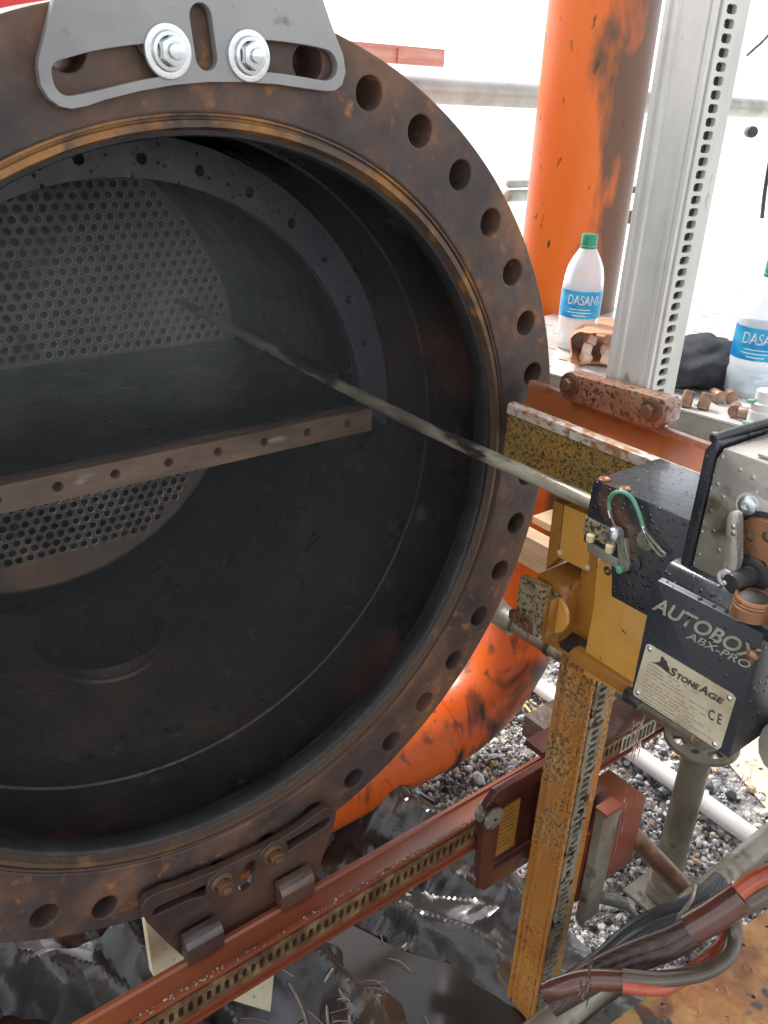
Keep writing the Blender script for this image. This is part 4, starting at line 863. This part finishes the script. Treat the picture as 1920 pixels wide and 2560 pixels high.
b = MB(); b.tube([pt(1790, 1800, 'x', .7), pt(1870, 1710, 'x', .6), pt(1980, 1640, 'x', .5)], .034, 24, 2); tag(put('grimy_pipe', b, M_galvdirty), 'grimy pale pipe end behind the nameplate cover at the right', 'pipe')

# ochre deck plank with punched holes
dk = thing('scaffold_deck', 'rusty ochre punched steel deck plank at the lower right', 'deck', (.9, -.55, -.8))
hs_ = []; dm = []
r = random.Random(8)
dO = Vector((.30, -.372, -.8)); ex_ = Vector((1, -.075, 0)).normalized(); ey_ = Vector((-.075, -1, 0)).normalized()
for i in range(36):
    for j in range(9):
        u_, v_ = .02 + .034 * i, .022 + .034 * j
        if (i + j) % 2: continue
        if j % 2 == 0: hs_.append(circle2(u_, v_, .0040, 10))
        else: dm.append((u_, v_))
b = MB(); b.plate([(0, 0), (1.25, 0), (1.25, .33), (0, .33)], hs_, .003, O=dO, ex=ex_, ey=ey_, bev=.0004); put('deck_plate', b, M_deck, dk)
b = MB()
for u_, v_ in dm: b.lathe(dO + ex_ * u_ + ey_ * v_ , Z, [(.0010, .011), (.003, .0085), (.0032, .007), (.0018, .0055), (.0012, .0003)], 18)
put('dimples', b, M_deck, dk, kind='stuff')
b = MB(); b.prism([dO + Vector((0, .001, -.002)), dO + Vector((0, .001, -.05)), dO + Vector((0, -.004, -.05)), dO + Vector((0, -.004, -.002))], ex_ * 1.25); put('side_lip', b, M_brownhose, dk)

# ================================================================ TABLE AND WHAT IS ON IT
TZ = .08
tb = thing('work_table', 'wet white perforated steel table behind the post', 'table', (1.2, .1, TZ - .05))
e0_, e1_ = Vector((.654, .103, TZ)), Vector((.703, -.226, TZ))
ey_t = (e0_ - e1_).normalized(); ex_t = Vector((ey_t.y, -ey_t.x, 0)); tL = .575; tW = 1.3
def TP(a, c, h=0): return e1_ + ex_t * a + ey_t * c + Vector((0, 0, h))
hs_ = [[(x + dx, y + dy) for dx, dy in ((-.0035, -.010), (.0035, -.010), (.0035, .010), (-.0035, .010))] for x in np.arange(.035, tW - .03, .05) for y in np.arange(.03, tL - .02, .055)]
b = MB(); b.plate([(0, 0), (tW, 0), (tW, tL), (0, tL)], hs_, .004, O=e1_ + Vector((0, 0, -.002)), ex=ex_t, ey=ey_t, bev=.0005); put('table_top', b, M_tabledirt, tb)
for nm, (a0_, a1_, c0_, c1_) in (('edge_channel', (0, .005, 0, tL)), ('end_channel', (.005, tW, 0, .005))):
    b = MB(); b.prism([TP(a0_, c0_, -.0045), TP(a1_, c0_, -.0045), TP(a1_, c1_, -.0045), TP(a0_, c1_, -.0045)], (0, 0, -.042), bev=.0008); put(nm, b, M_tableedge, tb)
b = MB(); b.prism([TP(.002, .09, -.0465), TP(.012, .09, -.0465), TP(.012, tL - .01, -.0465), TP(.002, tL - .01, -.0465)], (0, 0, -.022)); put('lower_flange', b, M_tableedge, tb)
for a_, c_ in ((.62, .50), (1.2, .06), (1.2, .5)):
    q = TP(a_, c_, -.0465); b = MB(); b.tube([q, (q.x, q.y, GZ)], .02, 16, 1); put('leg', b, M_galvdirty, tb)

def bottle(loc, s, label, group, hs=.80):
    o = thing('water_bottle', label, 'bottle', loc, group)
    L = Vector(loc); q_ = 1.0
    prof = [(0, .001), (0, .030), (.004, .036), (.012, .0395), (.05, .0395), (.062, .0375), (.075, .0395), (.15, .0395), (.175, .038), (.20, .034), (.222, .026), (.24, .017), (.25, .0135), (.262, .0132)]
    prof = [(h * hs, r_) for h, r_ in prof]; dz = .262 * (hs - 1)
    b = MB(); b.lathe(L, Z, [(h * s, r_ * s) for h, r_ in prof], 40); b.bm.verts.ensure_lookup_table(); put('body', b, M_clear, o)
    b = MB(); b.lathe(L, Z, [((h + dz) * s, r_ * s) for h, r_ in ((.2525, .0145), (.2525, .0155), (.270, .0155), (.273, .0140), (.273, .001))], 28); b.lathe(L + Z * dz * s, Z, [(.246 * s, .0137 * s), (.246 * s, .0160 * s), (.2505 * s, .0160 * s), (.2505 * s, .0137 * s)], 28); put('cap', b, M_cap, o)
    z0, z1 = .066 * s, .118 * s; R1 = .0401 * s
    b = MB(); b.lathe(L, Z, [(z0, R1), (z1, R1)], 48); lab = put('label', b, M_label, o)
    # lettering wrapped round the label, centred on the side that faces the camera
    b = MB(); b.text('DASANI', 1, (0, 0, 0), X, Y, fit=(.062 * s, .019 * s), offset=.012, shear=.08, t=.0001)
    a0 = math.atan2(CAM_LOC.y - L.y, CAM_LOC.x - L.x)
    bmesh.ops.subdivide_edges(b.bm, edges=[e for e in b.bm.edges if e.calc_length() > .006 * s], cuts=3)
    for v in b.bm.verts:
        a = a0 + (v.co.x - .026 * s) / R1; h = v.co.y; v.co = L + Vector((cos(a) * (R1 + .0006), sin(a) * (R1 + .0006), z0 + .026 * s + h))
    put('lettering', b, M_whiteprint, lab, angle=0, recalc=False)
    b = MB()
    for k, (aa, ab) in enumerate(((-.35, .35), (-.6, .6), (-.5, .5))):
        b.lathe(L, Z, [(z0 + (.005 + .006 * k) * s, R1 + .0005), (z0 + (.0062 + .006 * k) * s, R1 + .0005)], 16, a0=a0 + aa, a1=a0 + ab, ref=(1, 0, 0))
    put('label_lines', b, M_whiteprint, lab, angle=0)
    return o
b1 = pt(1436, 868, 'z', TZ + .001); b2 = pt(1866, 985, 'z', TZ + .001)
bottle(b1, .90, 'clear water bottle with green cap in front of the orange pipe', 'water bottles')
bottle(b2, .93, 'clear water bottle with green cap at the right edge of the table', 'water bottles')
# paper bag of foam plugs
bgp = thing('paper_bag', 'torn brown paper bag lying open on the table by the first bottle', 'bag', (.8, .15, .082))
def bag():
    b = MB(); n = 30; rows = []
    f0 = Vector((.744, .068, TZ + .002)); axis = (Vector((1.0, .25, TZ + .002)) - f0).normalized(); side = Vector((-axis.y, axis.x, 0)); L = .24
    for i in range(13):
        t = i / 12; wv = .055 + .008 * t; hv = .062 * (1 - .45 * t) ; row = []
        for k in range(n):
            a = 2 * pi * k / n; cx_, sz_ = cos(a), sin(a)
            wob = 1 + .05 * sin(5 * a + 6 * t) + .03 * sin(9 * a - 11 * t)
            px_ = (abs(cx_) ** .6) * (1 if cx_ > 0 else -1) * wv * wob; pz_ = (abs(sz_) ** .7) * (1 if sz_ > 0 else -1) * hv / 2 * wob + hv / 2
            row.append(b.bm.verts.new(f0 + axis * (t * L + .02 * sin(3 * a) * (1 - t)) + side * px_ + Vector((0, 0, max(pz_, 0)))))
        rows.append(row)
    for A, B in zip(rows, rows[1:]):
        for k in range(n): b.bm.faces.new((A[k], A[(k + 1) % n], B[(k + 1) % n], B[k]))
    o = put('paper', b, M_paper, bgp, angle=25, recalc=False)
    md = o.modifiers.new('thick', 'SOLIDIFY'); md.thickness = .0012
    return f0, axis, side
f0, axis, side = bag()
r = random.Random(9); proto = None; FW = ['nearest the mouth', 'on the left', 'lying flat', 'tilted', 'at the back', 'on top', 'under the fold', 'leaning right']
for k in range(12):
    c = f0 + axis * (.022 + .010 * (k // 3)) + side * (-.032 + .030 * (k % 3) + .01 * (r.random() - .5)) + Vector((0, 0, .010 + .013 * (k // 4)))
    b = MB(); b.box(c - Vector((.0085, .0085, .008)), c + Vector((.0085, .0085, .008)), .0025, M=Matrix.Translation(c) @ Euler((r.uniform(-.6, .6), r.uniform(-.6, .6), r.uniform(0, 3))).to_matrix().to_4x4() @ Matrix.Translation(-c))
    tag(put('foam_plug', b, M_foam, loc=c), 'peach foam plug in the mouth of the paper bag, ' + ['bottom', 'second', 'third', 'top'][k // 3] + ' row ' + ['left', 'middle', 'right'][k % 3], 'plug', 'foam plugs in the paper bag')
# crumpled black cloth
def blob(name, c, r_, sc, m, seed, amp=.2, fr=3, sub=4, floor=None, rot=0):
    bm = bmesh.new(); bmesh.ops.create_icosphere(bm, subdivisions=sub, radius=1)
    from mathutils import noise
    for v in bm.verts:
        nv = noise.noise(v.co * fr + Vector((seed, 0, 0))) + .5 * noise.noise(v.co * fr * 2.3 + Vector((0, seed, 0)))
        v.co *= 1 + amp * nv
        v.co = Euler((0, 0, rot)).to_matrix() @ Vector((v.co.x * sc[0], v.co.y * sc[1], v.co.z * sc[2])) * r_ + Vector(c)
        if floor is not None and v.co.z < floor: v.co.z = floor
    return put(name, bm, m, loc=c)
gc = pt(1748, 905, 'z', TZ + .03)
tag(blob('black_cloth', gc, .078, (1.25, .75, .52), M_cloth, 4, .30, 1.1, 5, TZ + .001, .2), 'folded black knit cloth lying on the table between post and second bottle', 'cloth')
wr_ = pt(1838, 985, 'z', .02)
M_wrap = mat('crinkled_blue_wrap', [(.35, (.80, .84, .86)), (.5, (.35, .60, .75)), (.62, (.05, .22, .45)), (.75, (.02, .10, .14))], scale=28, rough=(.1, .25), bump=1, bscale=60, bdist=.01)
tag(blob('plastic_wrapper', Vector((.885, -.105, TZ + .012)), .036, (1.3, 1.0, .5), M_wrap, 9, .5, 2.5, 4, TZ + .001), 'crumpled clear and blue plastic wrapper beside the second bottle', 'wrapper')
# brown plugs lying about
names_p = ['leftmost of the brown plugs, beside the foot of the post', 'brown plug standing second from the post', 'dark brown plug lying behind the second one', 'brown plug lying furthest back beside the wrapper', 'brown plug lying nearest the table edge on the right', 'darkest brown plug at the right beside the green hose']
for k, (uv, ang, sz_) in enumerate(zip(((1718, 1000), (1762, 1006), (1792, 988), (1826, 988), (1838, 1022), (1868, 1034)), (.2, .1, 1.0, .7, .5, 2.0), (1, .95, 1, 1.1, 1.15, 1))):
    p = pt(*uv, 'z', TZ + .010); d = Vector((cos(ang), sin(ang), .0)) * .0125 * sz_
    b = MB(); b.cyl(p - d, p + d, .0098, 20, r2=.0082, bev=.0012)
    if k < 2:
        b = MB(); p.z = TZ + .0125; b.cyl(p - Vector((.003, 0, .0115)), p + Vector((.003, 0, .0115)), .0092, 20, r2=.0082, bev=.0012)
    tag(put('metal_plug', b, M_plug, loc=p), names_p[k], 'plug', 'brown plugs on the table')
hf = thing('hose_fitting', 'white hose fitting wrapped by a green cord on the table corner', 'fitting', (.73, -.21, TZ))
p = pt(1893, 1065, 'z', TZ)
b = MB(); b.lathe(p, Z, [(.001, .016), (.022, .016), (.024, .0145), (.034, .0145), (.036, .012), (.052, .012), (.054, .009), (.054, .0005)], 28); put('white_tube', b, M_white, hf)
b = MB(); pts = [p + Vector((.0185 * cos(t * .55 + 2.2), .0185 * sin(t * .55 + 2.2), .003 + .0028 * t)) for t in range(14)]; b.tube(pts, .003, 10, 3); put('green_cord', b, M_green, hf)

# ================================================================ THINGS BEHIND AND BELOW
b = MB(); b.prism([(x, .05, z) for x, z in ((lambda L: [(p.x, p.z) for p in L])([pt(362, 2292, 'y', .05), pt(700, 2290, 'y', .05), pt(676, 2530, 'y', .05), pt(384, 2442, 'y', .05)]))], (0, .016, 0), bev=.001)
tag(put('cream_board', b, M_board), 'cream coloured board hanging behind the horizontal rail under the flange', 'board')
b = MB(); b.box((.86, -.2, -.43), (.90, .75, -.36), .002); tag(put('timber_plank', b, M_wood), 'pale timber plank behind the flange rim under the table', 'plank')
b = MB(); b.box((.905, -.1, -.352), (1.6, .31, -.335), .001); tag(put('plywood_sheet', b, M_wood), 'pale plywood sheet lying on the plank under the table', 'board')
for k, (c, s_, nm, lb_) in enumerate((((1.02, .20, -.28), .06, M_cloth, 'black bundle lying on the plywood under the table'),)):
    tag(blob('dark_bundle', Vector(c), s_, (1.2, 1, .8), nm, 3, .3, 2, 4, -.334), lb_, 'bundle')
b = MB(); b.prism([(.86, .22, -.80), (.86, .10, -.80), (.86, .10, -.86), (.86, .22, -.86)], (.3, 0, 0), bev=.003); tag(put('wet_timber', b, M_oldwood), 'dark wet timber block below the dirty tube right of the orange elbow', 'timber')
b = MB(); q = [pt(*uv, 'z', GZ + .02) for uv in ((1285, 1735), (1310, 1760), (1335, 1790), (1385, 1830))]; b.tube(q, .0035, 8, 5); tag(put('yellow_cord', b, M_yellowcord), 'thin yellow cord lying on the gravel left of the post', 'cord')
b = MB(); b.tube([pt(*uv, 'z', -.9) for uv in ((1280, 1715), (1330, 1758), (1400, 1795))], .002, 8, 5); tag(put('yellow_cord', b, M_yellowcord), 'second thinner yellow strand just above the first cord', 'cord')
p = pt(55, 15, 'y', 1.0)
b = MB(); b.tube([(p.x - 1.5, 1.0, p.z + .03), (p.x + .16, 1.0, p.z + .03)], .13, 32, 1); tag(put('red_pipe', b, M_red), 'blurred pinkish red pipe behind the top left of the flange', 'pipe')
a_, c_ = pt(860, 108, 'y', 2.2), pt(1110, 168, 'y', 2.2)
b = MB(); b.box((a_.x - .5, 2.2, c_.z), (c_.x, 2.26, a_.z + .01), .002); b.box((c_.x - .25, 2.19, c_.z), (c_.x - .235, 2.199, a_.z)); tag(put('red_board', b, M_brick), 'reddish wet board in the glare behind the top of the flange', 'board')
b = MB(); b.tube([pt(1760, 1, 'y', 3), pt(1855, 140, 'y', 3) + Vector((.3, 0, .0)), pt(1925, 90, 'y', 3)], .008, 8, 3)
tag(put('loose_rope', b, M_oldwood), 'thin dark rope in the glare at the upper right', 'rope') if False else b.bm.free()
b = MB(); b.tube([pt(1868, 138, 'y', 2.5), pt(1890, 118, 'y', 2.5), pt(1905, 105, 'y', 2.5), pt(1935, 72, 'y', 2.5)], .009, 8, 3); tag(put('bare_twig', b, M_oldwood), 'thin brown branch in the glare at the upper right', 'branch')
b = MB(); b.tube([pt(1905, 545, 'y', 1.8), pt(1912, 480, 'y', 1.8), pt(1925, 400, 'y', 1.8)], .011, 8, 3); tag(put('dark_strap', b, M_hose), 'dark strap hanging in the glare at the right edge', 'strap')
b = MB(); b.cyl(pt(1882, 330, 'y', 2.5), pt(1882, 330, 'y', 2.5) + Vector((.04, .05, 0)), .035, 20, bev=.004); tag(put('grey_cap', b, M_lip), 'small grey cap in the glare at the upper right', 'cap')
b = MB(); q = pt(1590, 475, 'y', 1.4); b.box(q + Vector((-.02, 0, -.012)), q + Vector((.03, .03, .012)), .003); q = pt(1582, 540, 'y', 1.4); b.box(q + Vector((-.012, 0, -.03)), q + Vector((.006, .03, .02)), .003); tag(put('pipe_fitting', b, M_oldwood), 'small dark fittings in the glare left of the upright post', 'fitting')
b = MB(); q = pt(1268, 490, 'y', 1.2); b.cyl(q, q + Vector((.10, 0, 0)), .018, 16, bev=.003); b.cyl(q + Vector((0, 0, .035)), q + Vector((.11, 0, .035)), .012, 16, bev=.003); tag(put('pipe_stub', b, M_tableedge), 'pale pipe stubs just right of the flange in the glare', 'pipe')

# hoses lying over the tube and deck
def D(u, v, d):
    r_ = ray(u, v).normalized(); return CAM_LOC + r_ * d
def hose(name, pts, r_, m, label, parent=None, sm=6, seg=14):
    b = MB(); b.tube(pts, r_, seg, sm); o = put(name, b, m, parent, loc=None if parent else pts[0])
    if not parent: tag(o, label, 'hose')
    return o
def braid(name, base, tipc):
    m = bpy.data.materials.new(name); m.use_nodes = True; n = m.node_tree.nodes; l = m.node_tree.links; b_ = n['Principled BSDF']
    tc = n.new('ShaderNodeTexCoord'); mp = n.new('ShaderNodeMapping'); mp.inputs['Rotation'].default_value = (0, 0, .7); mp.inputs['Scale'].default_value = (1, 1, 1)
    ck = n.new('ShaderNodeTexChecker'); ck.inputs['Scale'].default_value = 420; ck.inputs['Color1'].default_value = (*base, 1); ck.inputs['Color2'].default_value = (*tipc, 1)
    l.new(tc.outputs['Object'], mp.inputs[0]); l.new(mp.outputs[0], ck.inputs[0]); l.new(ck.outputs[0], b_.inputs['Base Color']); b_.inputs['Roughness'].default_value = .35
    bp = n.new('ShaderNodeBump'); bp.inputs['Strength'].default_value = .6; bp.inputs['Distance'].default_value = .001; l.new(ck.outputs[1], bp.inputs['Height']); l.new(bp.outputs[0], b_.inputs['Normal'])
    return m
M_bblack = braid('black_braid', (.012, .013, .016), (.06, .065, .07)); M_bmaroon = braid('maroon_braid', (.030, .016, .014), (.10, .056, .046))
hose('braided_hose', [D(1405, 2470, 1.36), D(1500, 2400, 1.36), D(1580, 2330, 1.37), D(1660, 2285, 1.38), D(1740, 2255, 1.4), D(1800, 2200, 1.43)], .013, M_bblack, 'black braided hose, upper one of the two in the bundle')
hose('braided_hose', [D(1395, 2500, 1.33), D(1500, 2425, 1.33), D(1600, 2350, 1.33), D(1680, 2315, 1.34), D(1760, 2290, 1.35), D(1830, 2230, 1.38)], .014, M_bblack, 'black braided hose lying just above the maroon sleeve')
hb = thing('sleeved_hose_bundle', 'maroon braided sleeve with brown ends bundling hoses across the scaffold tube', 'hose', D(1600, 2400, 1.25))
hose('braided_sleeve', [D(1380, 2490, 1.25), D(1440, 2455, 1.24), D(1520, 2410, 1.23), D(1600, 2375, 1.22), D(1680, 2345, 1.21), D(1740, 2315, 1.20)], .0140, M_bmaroon, '', hb)
hose('braided_sleeve', [D(1380, 2515, 1.25), D(1440, 2480, 1.24), D(1520, 2435, 1.23), D(1600, 2400, 1.22), D(1680, 2370, 1.21), D(1740, 2335, 1.20)], .0130, M_bmaroon, '', hb)
hose('shrink_sleeve', [D(1728, 2322, 1.20), D(1790, 2285, 1.19), D(1858, 2238, 1.18)], .0185, M_tape, '', hb)
hose('shrink_sleeve', [D(1370, 2478, 1.215), D(1400, 2468, 1.205), D(1470, 2450, 1.20), D(1565, 2452, 1.19)], .0125, M_tape, '', hb)
hose('red_hose', [D(1845, 2232, 1.17), D(1880, 2205, 1.17), D(1960, 2165, 1.17)], .0105, M_redhose, 'orange red hose leaving the sleeve at the right edge')
hose('brown_hose', [D(1855, 2262, 1.18), D(1900, 2240, 1.18), D(1980, 2180, 1.18)], .012, M_brownhose, 'muddy brown hose leaving the sleeve at the right edge')
hose('brown_hose', [D(1555, 2442, 1.185), D(1630, 2448, 1.19), D(1700, 2443, 1.20), D(1765, 2428, 1.21), D(1815, 2395, 1.22), D(1835, 2345, 1.23), D(1832, 2290, 1.22), D(1815, 2262, 1.20)], .0095, M_brownhose, 'muddy brown hose curving in a loop over the ochre deck')
hose('red_hose', [D(1555, 2462, 1.185), D(1620, 2470, 1.19), D(1680, 2462, 1.205), D(1740, 2420, 1.23), D(1790, 2380, 1.245), D(1822, 2335, 1.245), D(1822, 2290, 1.23), D(1805, 2268, 1.21)], .0088, M_redhose, 'orange red hose looping over the ochre deck inside the brown one')
hose('wire_tie', [D(1738, 2215, 1.33), D(1728, 2250, 1.26), D(1700, 2290, 1.25), D(1688, 2320, 1.25)], .0028, M_wire, 'thin beige tie wire round the hose bundle')

# falling water threads
b = MB(); r = random.Random(21)
def threads(u, v0, v1, y, n, sp):
    a = pt(u, v0, 'y', y); c = pt(u, v1, 'y', y)
    for k in range(n):
        dx = r.uniform(-sp, sp); dy = r.uniform(-sp, sp) * .5; z1 = a.z - (a.z - c.z) * r.random() * .5; z0 = z1 - (a.z - c.z) * r.uniform(.12, .45)
        b.tube([(a.x + dx, a.y + dy, z1), (a.x + dx + .001, a.y + dy, (z0 + z1) / 2), (a.x + dx, a.y + dy, z0)], .0009, 6, 2, rv=lambda t: .35 + .65 * sin(pi * min(1, max(0, t))))
threads(1603, 1790, 1890, -.33, 16, .012); threads(1572, 1970, 2140, -.36, 14, .012); threads(1480, 2400, 2520, -.5, 12, .009); threads(1800, 2190, 2300, -.40, 8, .012)
threads(1788, 2350, 2450, -.5, 8, .010); threads(1875, 1920, 1985, -.3, 6, .012); threads(1550, 2280, 2340, -.4, 5, .01); threads(1910, 2200, 2300, -.5, 5, .01)
tag(put('falling_water', b, M_drop, kind='stuff'), 'thin threads of water dripping off the machine', 'water')
# bits of straw and wood lying in the puddle
r = random.Random(31)
b = MB()
for k in range(70):
    x, y = .16 + r.gauss(0, .09), -.05 + r.gauss(0, .09); L_ = r.uniform(.012, .07); a = r.random() * 6; z = max(tarp_z(x, y), GZ + .050) + .004
    p0 = Vector((x, y, z)); p1 = p0 + Vector((cos(a) * L_, sin(a) * L_, 0)); p1.z = max(tarp_z(p1.x, p1.y), GZ + .050) + .004
    mid = (p0 + p1) / 2 + Vector((r.uniform(-.004, .004), r.uniform(-.004, .004), .004))
    b.tube([p0, mid, p1], r.choice((.0006, .0008, .0012, .0028)), 6, 3)
tag(put('wet_debris', b, M_straw, kind='stuff'), 'wet straw and wood splinters lying on the plastic by the puddle', 'debris')
# steam drifting in the bore
def steam():
    m = bpy.data.materials.new('thin_steam'); m.use_nodes = True; n = m.node_tree.nodes; l = m.node_tree.links
    n.remove(n['Principled BSDF']); v = n.new('ShaderNodeVolumePrincipled'); l.new(v.outputs[0], n['Material Output'].inputs['Volume'])
    v.inputs['Color'].default_value = (.92, .97, .96, 1); v.inputs['Anisotropy'].default_value = -.35
    tc = n.new('ShaderNodeTexCoord'); no = n.new('ShaderNodeTexNoise'); no.inputs['Scale'].default_value = 3.2; no.inputs['Detail'].default_value = 3
    mr = n.new('ShaderNodeMapRange'); mr.inputs[1].default_value = .35; mr.inputs[2].default_value = .75; mr.inputs[3].default_value = .15; mr.inputs[4].default_value = STEAM
    l.new(tc.outputs['Object'], no.inputs[0]); l.new(no.outputs['Fac'], mr.inputs[0]); l.new(mr.outputs[0], v.inputs['Density'])
    b = MB(); b.lathe((0, 0, 0), Y, [(.03, .001), (.03, .425), (.225, .425), (.225, .001)], 32); o = put('steam', b, m, kind='stuff'); tag(o, 'thin steam drifting in the open mouth of the vessel', 'steam')
    m2 = m.copy(); m2.name = 'denser_steam'
    for q in m2.node_tree.nodes:
        if q.type == 'MAP_RANGE': q.inputs[4].default_value = STEAM * 6.5; q.inputs[1].default_value = .45; q.inputs[3].default_value = .05
    b = MB(); b.prism([(x, .30, z) for x, z in [(.37 * cos(a), .034 + .36 * sin(a)) for a in np.linspace(0, pi, 24)]], (0, .40, 0)); o = put('steam', b, m2, kind='stuff'); tag(o, 'denser steam filling the upper compartment', 'steam')
    m3 = m.copy(); m3.name = 'spray_mist'
    for q in m3.node_tree.nodes:
        if q.type == 'MAP_RANGE': q.inputs[4].default_value = 9; q.inputs[1].default_value = .40; q.inputs[3].default_value = .4
        if q.type == 'TEX_NOISE': q.inputs['Scale'].default_value = 9
    bm = bmesh.new(); bmesh.ops.create_icosphere(bm, subdivisions=3, radius=1, matrix=Matrix.Translation((.245, .712, .10)) @ Matrix.Diagonal((.12, .011, .058, 1))); o = put('spray_mist', bm, m3, kind='stuff'); tag(o, 'bright spray over the tube sheet at the lance tip', 'steam')
STEAM = .14
if STEAM: steam()
